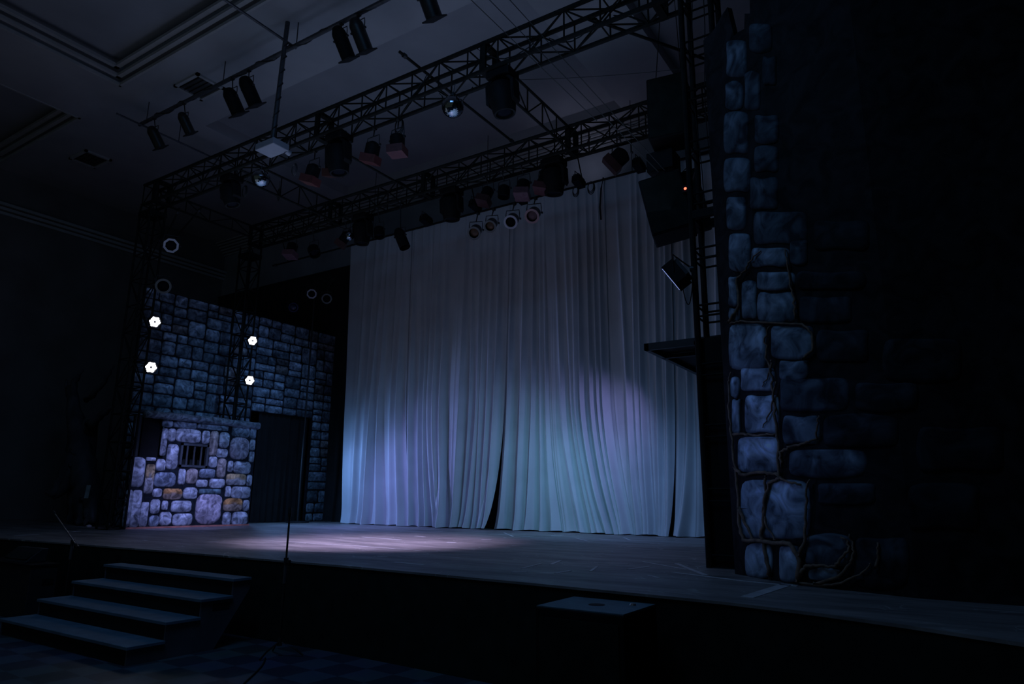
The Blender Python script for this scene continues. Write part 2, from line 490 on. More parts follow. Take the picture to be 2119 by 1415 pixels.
t2 = thing('ceiling_cross_pipe', 'pale pipe under the ceiling at the left end of the lighting bar', 'pipe', (-15.3, 7, ZBAR - .05), 'pale ceiling pipes')
MB().tube((-15.25, 6.9, ZBAR - .06), (-15.25, 10.6, ZBAR - .06), .022, 10).build('tube', GREYM, t2, smooth='auto')
MB().tube((-15.25, 8.4, ZBAR - .06), (-15.25, 8.4, ZC), .012, 6).build('hanger_rod', GREYM, t2)
# cable wound along the bar
pts = []
for i in range(120):
    x = -15.0 + i * .13; w = i * .9
    pts.append((x, YBAR + .045 * math.cos(w), ZBAR + .045 * math.sin(w) + .02 * math.sin(i * .7)))
tag(MB().path(pts, .011).build('wound_cable', RUB), 'black cable wound around the ceiling lighting bar', 'cable')

# projector on pole
xp = -10.05; zp = P(563, 312, y=7.28).z
t = thing('ceiling_projector', 'white projector on a long wrapped pole in front of the truss', 'projector', (xp, 7.28, zp))
MB().tube((xp, 7.28, zp + .14), (xp - .02, 7.28 + .1, ZC), .045, 10).build('pole', GREYM, t, smooth='auto')
MB().path([(xp + .05 * math.cos(i * .8), 7.28 + .1 * i / 60 + .04 * math.sin(i * .8), zp + .2 + i * .038) for i in range(60)], .012).build('wrapped_cable', RUB, t)
MB().box((xp - .25, 7.10, zp), (xp + .27, 7.46, zp + .13)).build('housing', PROJW, t, bevel=.015)
MB().box((xp - .14, 7.15, zp + .13), (xp + .14, 7.42, zp + .19)).build('mount_plate', DARKM, t)
MB().rev((xp + .2, 7.44, zp + .02), (0, 1, -.15), [(0, .05), (.09, .055), (.09, .035), (.05, .03)], 16).build('lens_barrel', PROJW, t, smooth='auto')


# ------------------------------------------------------------------ lamps
def par(label, c, aim, r, L, hang, body=BLKP, gel=None, rim=None, rimn=24, group='par lamps', lens=LENS, doors=False, name='par_lamp', side=None):
    """c = centre of the open face; aim = direction of the beam; hang = point of the clamp"""
    c = Vector(c); aim = Vector(aim).normalized(); hang = Vector(hang)
    t = thing(name, label, 'lamp', hang, group)
    o = c - aim * L
    can = MB().rev(o, aim, [(0, r * .35), (.02, r * .62), (L * .18, r * .93), (L * .25, r), (L * .94, r), (L, r * 1.02), (L, r * .93), (L * .72, r * .9), (L * .7, 0)], 24).build('can', body, t, smooth='auto')
    MB().rev(c - (aim * .045 if rim else aim * L * .27), aim, [(0, r * .9), (.012, r * .6), (.02, 0)], 20).build('lens', lens, can, smooth=True)
    mid = c - aim * L * .62
    s_ = side if side is not None else aim.cross(UZ)
    if s_.length < .05: s_ = Vector((1, 0, 0))
    s_ = Vector(s_); s_.z = 0; s_.normalize()
    top = Vector((mid.x, mid.y, mid.z + r * 1.55))
    y_ = MB()
    w = r * 1.14
    y_.path([mid - s_ * w, mid - s_ * w + UZ * (r * .9), top - s_ * (w - .01), top, top + s_ * (w - .01), mid + s_ * w + UZ * (r * .9), mid + s_ * w], .009)
    y_.build('yoke', BLK, t)
    for q in (-1, 1):
        MB().rev(mid + s_ * (w + .012) * q - s_ * .01 * q, s_ * q, [(0, .022), (.03, .022)], 10).build('knob', BLK, t)
    MB().path([top, (top + hang) / 2 + Vector((.0, 0, .0)), hang], .013).build('stem', BLK, t)
    MB().rev(hang - UX * .025, UX, [(0, .04), (.05, .04)], 12).build('clamp', BLK, t)
    if gel or rim:
        u, v, d = frame(aim)
    if gel:
        g = MB(); k = r * 1.12
        q = c + aim * .012
        an = .35; u2 = u * math.cos(an) + v * math.sin(an); v2 = v * math.cos(an) - u * math.sin(an)
        g.obox(q + aim * .055, u2, v2, aim, k, k, .07)
        g.build('gel', gel, t)
    if rim:
        ring = MB(); n = rimn; vs = []
        for (rr, dd) in ((r * .82, .0), (r * 1.14, .0), (r * 1.14, .02), (r * .82, .02)):
            for k in range(n):
                w_ = 2 * math.pi * (k + .5) / n
                vs.append(c + aim * (dd + .003) + (u * math.cos(w_) + v * math.sin(w_)) * rr)
        fs = [(j * n + k, j * n + (k + 1) % n, ((j + 1) % 4) * n + (k + 1) % n, ((j + 1) % 4) * n + k) for j in range(4) for k in range(n)]
        ring.add(vs, fs); ring.build('front_rim', rim, can)
    if doors:
        b = MB(); u, v, d = frame(aim)
        for (a_, b_) in ((u, v), (-u, v), (v, u), (-v, u)):
            p = c + a_ * r * .95
            b.add([p - b_ * r * .8, p + b_ * r * .8, p + b_ * r * 1.05 + a_ * r * .5 + aim * r * .7, p - b_ * r * 1.05 + a_ * r * .5 + aim * r * .7], [(0, 1, 2, 3)])
        b.build('barn_doors', BLK, t)
    return t


def moving_head(label, x, y, ztop, hgt, wid, tilt=(0, 0, -1), group='moving head lamps'):
    t = thing('moving_head_lamp', label, 'lamp', (x, y, ztop), group)
    wid *= 1.12; w = wid / 2
    MB().box((x - w * .8, y - .16, ztop - .16), (x + w * .8, y + .16, ztop - .03)).build('base', BLKP, t, bevel=.02)
    for s_ in (-1, 1):
        MB().rev((x + s_ * w * .5 - .02, y, ztop - .02), UX, [(0, .045), (.05, .045)], 10).build('clamp', BLK, t)
        arm = [(x + s_ * w * .62, y - .10, ztop - .15), (x + s_ * w * .98, y - .10, ztop - .24), (x + s_ * w * .98, y - .07, ztop - hgt * .66), (x + s_ * w * .8, y - .05, ztop - hgt * .72),
               (x + s_ * w * .72, y - .07, ztop - hgt * .6), (x + s_ * w * .76, y - .10, ztop - .26), (x + s_ * w * .45, y - .10, ztop - .17)]
        MB().prism(arm, (0, .18, 0)).build('yoke_arm', BLKP, t, bevel=.008)
    d = Vector(tilt).normalized()
    piv = Vector((x, y, ztop - hgt * .55)); L = hgt * .62
    r = wid * .41
    hd_ = MB().rev(piv - d * L * .42, d, [(0, r * .55), (.02, r * .85), (L * .15, r * 1.0), (L * .5, r * 1.02), (L * .72, r * .9), (L * .95, r * .82), (L * 1.0, r * .78), (L, r * .65), (L * .93, r * .6), (L * .92, 0)], 24).build('head', BLKP, t, smooth='auto')
    MB().rev(piv + d * (L * .515), d, [(0, r * .6), (.01, r * .4), (.015, 0)], 18).build('lens', LENS, hd_, smooth=True)
    return t


def led_flood(label, c, aim, hang, w=.13, h=.1, lens=LENS, group='small flood lamps', dep=.07):
    c = Vector(c); hang = Vector(hang)
    u, v, d = frame(aim)
    t = thing('flood_lamp', label, 'lamp', hang, group)
    MB().obox(c - d * dep, u, v, d, w, h, dep).build('housing', BLKP, t, bevel=.006)
    f = MB()
    for k in range(7):
        f.obox(c - d * (2 * dep + .02) + u * (w * .8 * (k - 3) / 3), u, v, d, .006, h * .8, .022)
    f.build('cooling_fins', BLK, t)
    MB().obox(c + d * .003, u, v, d, w * .88, h * .85, .003).build('glass', lens, t)
    m = c - d * dep
    MB().path([m - u * (w + .012), m - u * (w + .012) + UZ * (h + .06), m + UZ * (h + .08), m + u * (w + .012) + UZ * (h + .06), m + u * (w + .012)], .008).build('yoke', BLK, t)
    MB().path([m + UZ * (h + .08), hang], .012).build('stem', BLK, t)
    MB().rev(hang - UX * .025, UX, [(0, .038), (.05, .038)], 12).build('clamp', BLK, t)
    return t


TOCAM = lambda p: (Vector((0, 0, CH)) - Vector(p)).normalized()
ZBOT = ZT - TH
# --- spotlights on the ceiling bar
G = 'long spotlights on the ceiling bar'
barl = [((332, 305), .11, .42, DARKM, 'long worn spotlight at the left end of the ceiling bar'),
        ((394, 276), .10, .40, DARKM, 'long shiny-sided spotlight second from the left end of the ceiling bar'),
        ((494, 236), .13, .46, BLKP, 'left of the black spotlight pair beside the projector pole'),
        ((529, 218), .13, .50, BLKP, 'right of the black spotlight pair beside the projector pole'),
        ((722, 122), .12, .50, BLKP, 'left of the black spotlight pair high on the ceiling bar'),
        ((758, 106), .12, .50, DARKM, 'right, grey-sided one of the spotlight pair high on the ceiling bar'),
        ((899, 38), .13, .50, DARKM, 'spotlight on the ceiling bar cut by the top of the picture')]
for (p, r, L, m, lab) in barl:
    c = P(p[0], p[1], y=YBAR + .22)
    aim = Vector((.05, .70, -1)).normalized(); L *= 1.18; r *= 1.1
    mid = c - aim * L * .62
    par(lab, c, aim, r, L, (mid.x, YBAR, ZBAR - .03), body=m, group=G, name='long_spotlight', side=UX)
    u, v, d = frame(aim)
    MB().obox(c + aim * .01, u, v, d, r * 1.12, r * 1.12, .012).build('colour_frame', BLK, bpy.context.scene.objects[-1] if False else [o for o in C.objects if o.name.startswith('long_spotlight')][-1])
# --- front truss
G = 'moving head lamps on the front truss'
for (p, hgt, wid, ti, lab) in (((1040, 150), .80, .46, (.12, .1, -1), 'large black moving head lamp hanging right of the large mirror ball'),
                               ((703, 272), .84, .46, (.1, .1, -1), 'large black moving head lamp hanging between the red-gelled lamps'),
                               ((480, 366), .72, .40, (.22, .2, -1), 'large black moving head lamp hanging left of the small mirror ball')):
    x = P(p[0], p[1], y=YF + TW / 2).x
    moving_head(lab, x, YF + TW / 2, ZBOT, hgt, wid, ti, G)
G = 'par lamps on the front truss'
yb = YF + TW
for (p, aim, gel, lab) in (((768, 322), (-.32, .1, -1), GELR, 'black can lamp with a tilted square red gel left of the other red one'),
                           ((822, 305), (.0, .05, -1), GELR, 'black can lamp with a square red gel nearest the large mirror ball'),
                           ((644, 366), (-.35, .0, -1), GELR, 'black can lamp with a glinting dark red gel left of the moving head'),
                           ((688, 350), (-.2, .3, -1), GELD, 'can lamp with a dull red gel tucked behind the middle moving head')):
    c = P(p[0], p[1], y=yb + .0); aim = Vector(aim).normalized(); mid = c - aim * .25 * .62
    par(lab, c, aim, .128, .25, (mid.x, yb, ZBOT - .02), gel=gel, group=G, side=UX)


def mirror_ball(label, c, r, top, group='mirror balls'):
    c = Vector(c); t = thing('mirror_ball', label, 'mirror ball', (c.x, c.y, c.z - r), group)
    b = MB(); nr = 22
    rng = random.Random(3)
    for i in range(nr):
        a0, a1 = math.pi * i / nr, math.pi * (i + 1) / nr
        n = max(4, int(round(2 * nr * math.sin((a0 + a1) / 2))))
        for k in range(n):
            w0, w1 = 2 * math.pi * k / n, 2 * math.pi * (k + .94) / n
            a1b = a0 + (a1 - a0) * .94
            q = [Vector((math.sin(a) * math.cos(w), math.sin(a) * math.sin(w), math.cos(a))) for a, w in ((a0, w0), (a0, w1), (a1b, w1), (a1b, w0))]
            jit = Vector([rng.uniform(-.012, .012) for _ in range(3)])
            cen = sum(q, Vector()) / 4; ax = cen.cross(jit)
            q = [c + (p * 1.0 + jit * ((p - cen).dot(UX) * 3)) * r for p in q]
            if a0 < .01: q = q[0:1] + q[2:]
            b.add(q, [tuple(range(len(q)))])
    b.build('facets', MIRR, t)
    MB().rev(c - UZ * r * .97, UZ, [(0, 0)] + [(r * .97 * (1 - math.cos(math.pi * i / 10)), r * .97 * math.sin(math.pi * i / 10)) for i in range(1, 10)] + [(r * 1.94, 0)], 24).build('core', BLKP, t, smooth=True)
    MB().rev(c + UZ * r * .96, UZ, [(0, .04), (.05, .04), (.05, .02), (.08, .02)], 12).build('cap', DARKM, t)
    MB().tube(c + UZ * (r + .04), top, .006, 6).build('hanging_wire', GREYM, t)


c = P(937, 221, y=YF - .05); mirror_ball('large mirror ball hanging under the middle of the front truss', c, .172, (c.x, c.y + .05, ZBOT + .0))
c = P(540, 369, y=YF + .1); mirror_ball('smaller mirror ball glinting pink, under the left half of the front truss', c, .175, (c.x, c.y, ZBOT))
c = P(723, 489, y=YR - .05); mirror_ball('small sparkling mirror ball under the rear truss above the drapes left edge', c, .10, (c.x, c.y + .05, ZBOT))

# --- rear truss
G = 'moving head lamps on the rear truss'
for (p, hgt, wid, ti, lab) in (((934, 425), .78, .46, (.0, .1, -1), 'black moving head lamp on the rear truss left of the round-faced lamps'),
                               ((1146, 365), .80, .48, (-.05, .1, -1), 'black moving head lamp on the rear truss right of the round-faced lamps'),
                               ((750, 476), .80, .44, (.0, .0, -1), 'black moving head lamp hanging over the left edge of the drapes')):
    x = P(p[0], p[1], y=YR + .16).x
    moving_head(lab, x, YR + .16, ZBOT, hgt, wid, ti, G)
G = 'par lamps on the rear truss'
for (p, aim, gel, rim, r, lab) in (((838, 512), (.45, .1, -1), None, None, .12, 'long black can lamp slanting down over the drapes below the rear truss'),
                                   ((602, 522), (.0, -.2, -1), GELP, None, .13, 'can lamp with a dull pink gel at the left end of the rear truss'),
                                   ((652, 526), (.5, -.1, -.8), None, None, .14, 'black can lamp turned sideways beside the pink-gelled lamp'),
                                   ((708, 500), (-.5, -.2, -.8), GELD, None, .11, 'can lamp with a glinting gel beside the tiny mirror ball'),
                                   ((785, 490), (.2, -.1, -1), None, None, .12, 'black can lamp right of the moving head at the drapes left edge'),
                                   ((1003, 410), (-.25, -.35, -1), GELD, None, .12, 'can lamp with a dark gel above the round-faced lamps, leftmost of four'),
                                   ((1042, 408), (.0, -.1, -1), None, None, .12, 'bare dark can lamp second of the four above the round-faced lamps'),
                                   ((1081, 396), (.0, -.25, -1), GELP, None, .13, 'can lamp with a pale pink gel above the round-faced lamps'),
                                   ((1122, 384), (-.2, -.3, -1), GELR, None, .12, 'can lamp with a red gel left of the right moving head'),
                                   ((1272, 335), (-.8, -.2, -.7), GELD, None, .16, 'big lamp with a dark red hood near the right end of the rear truss')):
    c = P(p[0], p[1], y=YR + .1); aim = Vector(aim).normalized(); L = .5 if 'long' in lab else .27; mid = c - aim * L * .62
    par(lab, c, aim, r, L, (mid.x, YR + .02, ZBOT - .01), gel=gel, rim=rim, group=G, side=UX, body=BLKP)
G = 'small flood lamps under the rear truss'
yp, zpp = 10.95, CH + 5.88
for (p, lab, dn) in (((983, 432), 'small finned flood lamp above the leftmost round-faced lamp', 0), ((881, 462), 'small finned flood lamp left of the rear middle moving head', 0),
                     ((1078, 417), 'small black flood lamp tucked behind the pale pink gel', 0), ((1197, 383), 'small finned flood lamp right of the right moving head', 0), ((1322, 350), 'small black flood lamp beside the hanging loudspeakers', 0)):
    c = P(p[0], p[1], y=yp - .12)
    led_flood(lab, c, (0, -.15, -1), (c.x, yp, max(zpp - .0, c.z + .14)), w=.14, h=.08, group=G)
G = 'round-faced lamps in front of the drapes'
for (p, r, gel, rim, lab) in (((981, 482), .125, GELA, RIMD, 'round-faced lamp with an amber gel, lowest and leftmost of the row'),
                              ((1014, 468), .115, GELA, RIMD, 'round-faced lamp with a dark amber gel, second of the row'),
                              ((1057, 459), .125, None, RIMW, 'round-faced lamp with a pale rim and dark glass, third of the row'),
                              ((1101, 447), .130, GELP, RIMP, 'round-faced lamp with a pink rim and pink glass, highest of the row')):
    c = P(p[0], p[1], y=10.75); aim = (TOCAM(c) + Vector((-.25, 0, -.25))).normalized(); L = .3; mid = c - aim * L * .62
    par(lab, c, aim, r, L, (mid.x, yp, zpp - .02), rim=rim, lens=gel or LENS, group=G, name='round_faced_lamp', body=GREYM)

# --- lamps on the left towers and the boom behind
def ring_lamp(p, y, r, rim, lab, hang, n=8, lens=LENS):
    c = P(p[0], p[1], y=y); par(lab, c, TOCAM(c) + Vector((.1, -.1, -.1)), r, .3, hang(c), rim=rim, rimn=n, lens=lens, group='unlit ring-fronted lamps', name='ring_fronted_lamp')


ring_lamp((354, 508), 7.7, .14, RIMW, 'unlit lamp with a pale octagonal rim high beside the front left tower', lambda c: Vector((-14.5, YF + .3, c.z + .3)))
ring_lamp((338, 592), 7.7, .14, RIMD, 'unlit lamp with a dull rim above the upper lit lamp of the front tower', lambda c: Vector((-14.5, YF + .3, c.z + .3)), 24)
XBM = P(655, 560, y=12.9).x
t = thing('lamp_boom', 'thin black upright boom behind the stone wall carrying three unlit lamps', 'stand', (XBM, 12.9, SZ))
MB().tube((XBM, 12.9, SZ), (XBM, 12.9, P(655, 585, y=12.9).z), .025, 8).build('pole', BLK, t)
MB().rev((XBM, 12.9, SZ), UZ, [(0, .3), (.03, .3), (.05, .05)], 20).build('base', BLK, t)
zc_ = P(655, 585, y=12.9).z
MB().tube((XBM - .9, 12.9, zc_), (XBM + .5, 12.9, zc_), .02, 8).build('cross_bar', BLK, t)
for (p, rim, lab, n, ln) in (((645, 608), RIMW, 'unlit lamp with a pale octagonal rim above the stone wall', 8, LENS), ((676, 618), RIMD, 'unlit lamp with a dull rim above the stone wall, nearest the drapes', 24, LENS), ((607, 636), LENSB, 'unlit blue-glassed lamp above the stone wall', 20, LENSB)):
    c = P(p[0], p[1], y=12.65)
    par(lab, c, TOCAM(c) + Vector((.1, 0, -.1)), .125, .28, Vector((c.x - .1, 12.9, zc_)), rim=rim, rimn=n, lens=ln, group='unlit ring-fronted lamps', name='ring_fronted_lamp')


def lit_lamp(lab, c, aim, r, hang):
    c = Vector(c); aim = Vector(aim).normalized(); hang = Vector(hang); u, v, d = frame(aim)
    t = thing('lit_led_lamp', lab, 'lamp', hang, 'lit led lamps')
    MB().rev(c - aim * .16, aim, [(0, r * .5), (.03, r * .9), (.08, r * 1.1), (.16, r * 1.12), (.16, r * 1.03), (.15, r * 1.0), (.15, 0)], 24).build('can', BLKP, t, smooth='auto')
    b = MB()
    for (n, rr, s_) in ((6, .40, .20), (6, .74, .25), (6, .66, .2)):
        for k in range(n):
            w = 2 * math.pi * k / n + (.52 if rr == .66 else 0)
            q = c + (u * math.cos(w) + v * math.sin(w)) * r * rr
            b.rev(q - aim * .01, aim, [(0, r * s_), (.012, r * s_ * .8), (.014, 0)], 8)
    b.build('led_cluster', WLED, t)
    MB().rev(c - aim * .008, aim, [(0, r * .1), (.02, r * .1)], 8).build('centre_screw', BLK, t)
    m = c - aim * .08
    MB().path([m - u * r * 1.16, m - u * r * 1.16 - aim * .1, m - aim * .22, m + u * r * 1.16 - aim * .1, m + u * r * 1.16], .008).build('yoke', BLK, t)
    MB().path([m - aim * .22, hang], .012).build('bracket', BLK, t)
    return c


ledp = []
for (p, y, lab, hg) in (((321, 666), YF - .12, 'glaring lit lamp, upper one on the front left tower', (-14.51, YF)), ((313, 760), YF - .12, 'glaring lit lamp, lower one on the front left tower', (-14.51, YF)),
                        ((523, 705), YR - .05, 'glaring lit lamp, upper one on the rear left tower', (-14.86, YR)), ((517, 787), YR - .05, 'glaring lit lamp, lower one on the rear left tower', (-14.86, YR))):
    c = P(p[0], p[1], y=y)
    ledp.append(lit_lamp(lab, c, TOCAM(c) + Vector((.25, .35, -.12)), .112, (hg[0], hg[1], c.z + .05)))

# ------------------------------------------------------------------ painted stone scenery
def smooth_loop(pts, k=2):
    for _ in range(k):
        out = []
        n = len(pts)
        for i in range(n):
            a, b = pts[i], pts[(i + 1) % n]
            out += [(a[0] * .75 + b[0] * .25, a[1] * .75 + b[1] * .25), (a[0] * .25 + b[0] * .75, a[1] * .25 + b[1] * .75)]
        pts = out
    return pts


def add_stone(mb, poly, to3, out, base, rng, raise_=.018, hi=1.5, tip=None, rough=.0):
    """poly in wall (u,v) units; to3 maps to space; a raised painted stone, darker rim, pale upper face"""
    n = len(poly); cu = sum(p[0] for p in poly) / n; cv = sum(p[1] for p in poly) / n
    su = max(p[0] for p in poly) - min(p[0] for p in poly); sv = max(p[1] for p in poly) - min(p[1] for p in poly)
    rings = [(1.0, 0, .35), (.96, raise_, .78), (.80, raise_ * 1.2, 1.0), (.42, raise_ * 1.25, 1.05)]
    vs = []; cs = []
    du, dv = rng.uniform(-.08, .08) * su, rng.uniform(0, .12) * sv
    ph = rng.uniform(0, 6)
    for ri, (s_, h_, br) in enumerate(rings):
        sh = (1 - s_)
        for i, (a, b) in enumerate(poly):
            u_ = cu + (a - cu) * s_ + du * sh; v_ = cv + (b - cv) * s_ + dv * sh
            vs.append(to3(u_, v_) + out * h_)
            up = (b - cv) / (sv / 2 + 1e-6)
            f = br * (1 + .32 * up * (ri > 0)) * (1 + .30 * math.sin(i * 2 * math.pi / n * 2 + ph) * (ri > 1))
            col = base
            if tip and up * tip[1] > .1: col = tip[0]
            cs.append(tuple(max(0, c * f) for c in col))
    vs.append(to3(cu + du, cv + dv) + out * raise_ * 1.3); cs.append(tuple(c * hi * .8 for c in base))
    fs = []
    for r_ in range(len(rings) - 1):
        for i in range(n):
            fs.append((r_ * n + i, r_ * n + (i + 1) % n, (r_ + 1) * n + (i + 1) % n, (r_ + 1) * n + i))
    last = (len(rings) - 1) * n
    for i in range(n): fs.append((last + i, last + (i + 1) % n, len(vs) - 1))
    mb.add(vs, fs, cs)


def rock_poly(u0, v0, u1, v1, rng, j=.10, cut=.22):
    w, h = u1 - u0, v1 - v0
    c = min(abs(w), abs(h)) * cut
    sw = 1 if w > 0 else -1; sh = 1 if h > 0 else -1
    J = lambda s_: rng.uniform(-j, j) * s_
    m = min(abs(w), abs(h))
    pts = [(u0 + c * sw + J(m) * .5, v0), (u0 + w / 2, v0 + J(m) * .5), (u1 - c * sw + J(m) * .5, v0), (u1, v0 + c * sh), (u1 + J(m) * .5, v0 + h / 2), (u1, v1 - c * sh + J(m)),
           (u1 - c * sw, v1), (u0 + w / 2, v1 + J(m) * .5), (u0 + c * sw + J(m), v1), (u0, v1 - c * sh), (u0 + J(m) * .5, v0 + h / 2), (u0, v0 + c * sh)]
    return smooth_loop(pts, 1)


INK = (.012, .016, .022)
# --- the dungeon flat (nearest stone piece)
XJ = -14.6
cr = lambda x, y: (220 + x / 4.075, 820 + y / 4.075)


def jy(x, y):
    p = P(*cr(x, y), x=XJ); return p.y, p.z


def jrect(x0, y0, x1, y1):
    a = jy(x0, y0); b = jy(x1, y0); c = jy(x1, y1); d = jy(x0, y1)
    return (a[0] + d[0]) / 2, (c[1] + d[1]) / 2, (b[0] + c[0]) / 2, (a[1] + b[1]) / 2      # y0,z0,y1,z1


jail = thing('dungeon_flat', 'painted lilac-lit stone flat with a small barred window and rough ledge', 'stage flat', (XJ, 9.4, SZ))
yl = 7.93; ym = jy(440, 800)[0]; yr2 = jy(1232, 700)[0]; yr = yr2
zl = jy(320, 510)[1]; zt_ = jy(800, 225)[1]
wy0, wz0, wy1, wz1 = jrect(618, 400, 855, 600)
bk = MB()
D0, D1 = XJ - .06, XJ
for (a, b, c_, d_) in ((yl, SZ, ym, zl), (ym, SZ, wy0, zt_), (wy1, SZ, yr, zt_), (wy0, SZ, wy1, wz0), (wy0, wz1, wy1, zt_)):
    bk.box((D0, a, b), (D1, c_, d_), INK)
bk.build('backing_panel', STONE, jail, colour=True)
JS = [(460, 268, 510, 500), (520, 272, 582, 380), (585, 278, 800, 388), (806, 290, 870, 400), (872, 292, 936, 500, 'b'), (950, 305, 1034, 432), (1055, 245, 1208, 345, 'd'), (1212, 255, 1262, 355, 'd'),
      (1042, 350, 1198, 530, 'p'), (1208, 365, 1252, 455), (1200, 465, 1242, 555), (508, 402, 605, 612), (928, 442, 1020, 515), (862, 508, 934, 600), (932, 525, 1006, 684, 'b'), (1022, 545, 1066, 635),
      (1072, 550, 1216, 652), (605, 612, 664, 745), (672, 612, 765, 738, 'b'), (785, 614, 915, 690, 'd'), (420, 530, 494, 632), (335, 515, 415, 545), (195, 515, 320, 765), (325, 570, 400, 820, 't'),
      (402, 640, 582, 765, 'd'), (756, 704, 850, 765), (868, 694, 994, 772), (1008, 655, 1176, 750, 't'), (1182, 662, 1224, 755), (390, 778, 466, 850), (478, 776, 636, 868, 'o'), (648, 770, 766, 866),
      (1000, 758, 1046, 848), (1052, 760, 1214, 858), (752, 825, 972, 1068, 'p'), (986, 862, 1144, 968, 'o'), (1150, 875, 1202, 965), (370, 868, 448, 990), (466, 880, 516, 960), (545, 880, 718, 976),
      (282, 890, 348, 1100), (356, 1005, 440, 1098, 'd'), (444, 975, 548, 1090), (556, 988, 720, 1090), (978, 978, 1046, 1090), (1056, 975, 1190, 1088), (150, 788, 204, 1100), (207, 790, 284, 1105),
      (780, 782, 965, 822, 'k'), (470, 200, 560, 258, 'd'), (566, 215, 760, 268, 'd'), (768, 240, 1030, 282, 'd')]
TONE = {'': (.46, .49, .56), 'd': (.25, .30, .37), 'b': (.42, .36, .34), 'p': (.50, .44, .52), 't': (.46, .46, .48), 'o': (.44, .33, .26), 'k': (.12, .19, .22)}
sm = MB()
j3 = lambda u, v: Vector((XJ, u, v))
for s_ in JS:
    k = s_[4] if len(s_) > 4 else ''
    y0, z0, y1, z1 = jrect(*s_[:4])
    tipc = ((.55, .27, .10), 1) if k == 'o' else (((.5, .36, .2), 1) if k in 't' and k else None)
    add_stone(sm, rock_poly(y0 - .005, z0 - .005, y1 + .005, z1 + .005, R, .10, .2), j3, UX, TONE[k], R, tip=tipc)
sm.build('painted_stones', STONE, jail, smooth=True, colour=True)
# ledge
l0 = P(300, 853, x=XJ); l1 = P(533, 877, x=XJ)
lb = MB(); n = 26; vs = []; cs = []
for i in range(n + 1):
    y = l0.y + (l1.y - l0.y) * i / n
    for k in range(8):
        w = 2 * math.pi * k / 8; rr = 1 + R.uniform(-.14, .14)
        vs.append((XJ + .03 + .11 * math.cos(w) * rr, y, l0.z - .03 + .085 * math.sin(w) * rr)); b_ = R.uniform(.6, 1.2); cs.append((.30 * b_, .35 * b_, .42 * b_))
fs = [(i * 8 + k, i * 8 + (k + 1) % 8, (i + 1) * 8 + (k + 1) % 8, (i + 1) * 8 + k) for i in range(n) for k in range(8)] + [tuple(range(8)), tuple(n * 8 + k for k in range(8))]
lb.add(vs, fs, cs).build('rough_ledge', STONE, jail, smooth=True, colour=True)
# window
wf = MB()
for (a, b, c_, d_) in ((wy0, wz0, wy1, wz0 + .05), (wy0, wz1 - .05, wy1, wz1), (wy0, wz0, wy0 + .05, wz1), (wy1 - .05, wz0, wy1, wz1)): wf.box((XJ - .04, a, b), (XJ + .03, c_, d_))
w_ = wf.build('window_frame', TIMB, jail)
for i in range(3):
    y = wy0 + (wy1 - wy0) * (i + 1) / 4
    MB().tube((XJ, y, wz0), (XJ, y, wz1), .022, 8).build('window_bar', TIMB, w_)
MB().box((XJ - .5, wy0 - .3, SZ), (XJ - .45, wy1 + .3, wz1 + .2)).build('window_backing', BLKW, jail)
# dark side opening: posts
for (a, b) in ((225, 275), (290, 440)):
    p0 = jy(a, 510)[0]; p1 = jy(b, 510)[0]
    MB().box((XJ - .12, p0, zl - .4), (XJ - .07, p1, l0.z - .05)).build('side_post', TIMB if a < 280 else BLKP, jail)
MB().box((XJ - .16, yl, SZ), (XJ - .12, ym, l0.z - .05)).build('side_backing', BLKW, jail)
MB().box((XJ - .06, yl, SZ), (XJ + .03, yr, SZ + .035)).build('skirting_strip', SKIRT, jail)
MB().box((XJ - .5, yr - .06, SZ), (XJ - .06, yr, zt_)).build('return_edge', BLKW, jail)

# --- the tall stone wall behind
XW = -15.72
wall = thing('castle_wall_flat', 'tall dim blue painted stone wall with a doorway along the left of the stage', 'stage flat', (XW, 11.5, SZ))
ya, yb_, zt2 = P(300, 600, x=XW).y, 14.35, P(540, 655, x=XW).z
dy0, dy1, dz = P(520, 850, x=XW).y, P(645, 866, x=XW).y, P(560, 855, x=XW).z
bk = MB()
for (a, b, c_, d_) in ((ya, SZ, dy0, zt2), (dy1, SZ, yb_, zt2), (dy0, dz, dy1, zt2)): bk.box((XW - .08, a, b), (XW, c_, d_), INK)
bk.build('backing_panel', STONE, wall, colour=True)
sm = MB(); w3 = lambda u, v: Vector((XW, u, v)); rw = random.Random(12)


def split(u0, v0, u1, v1, out, d=0):
    w, h = u1 - u0, v1 - v0
    if (w < .62 and h < .36) or d > 9 or (d > 4 and w < .75 and h < .5 and rw.random() < .3):
        out.append((u0, v0, u1, v1)); return
    f = rw.uniform(.36, .64)
    if w / 1.55 > h: split(u0, v0, u0 + w * f, v1, out, d + 1); split(u0 + w * f, v0, u1, v1, out, d + 1)
    else: split(u0, v0, u1, v0 + h * f, out, d + 1); split(u0, v0 + h * f, u1, v1, out, d + 1)


cells = []
split(ya, SZ, dy0 - .02, zt2, cells); split(dy0 - .02, dz, dy1 + .02, zt2, cells); split(dy1 + .02, SZ, yb_, zt2, cells)
for (u0, v0, u1, v1) in cells:
    g = .013
    b_ = rw.uniform(.4, 1.5); q = rw.random()
    base = (.25 * b_, .31 * b_, .38 * b_)
    if q < .1: base = (.28 * b_, .27 * b_, .28 * b_)
    if q > .9: base = (.34 * b_, .40 * b_, .50 * b_)
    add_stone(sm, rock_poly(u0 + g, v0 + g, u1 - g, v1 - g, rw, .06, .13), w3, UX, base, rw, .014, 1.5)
sm.build('painted_stones', STONE, wall, smooth=True, colour=True)


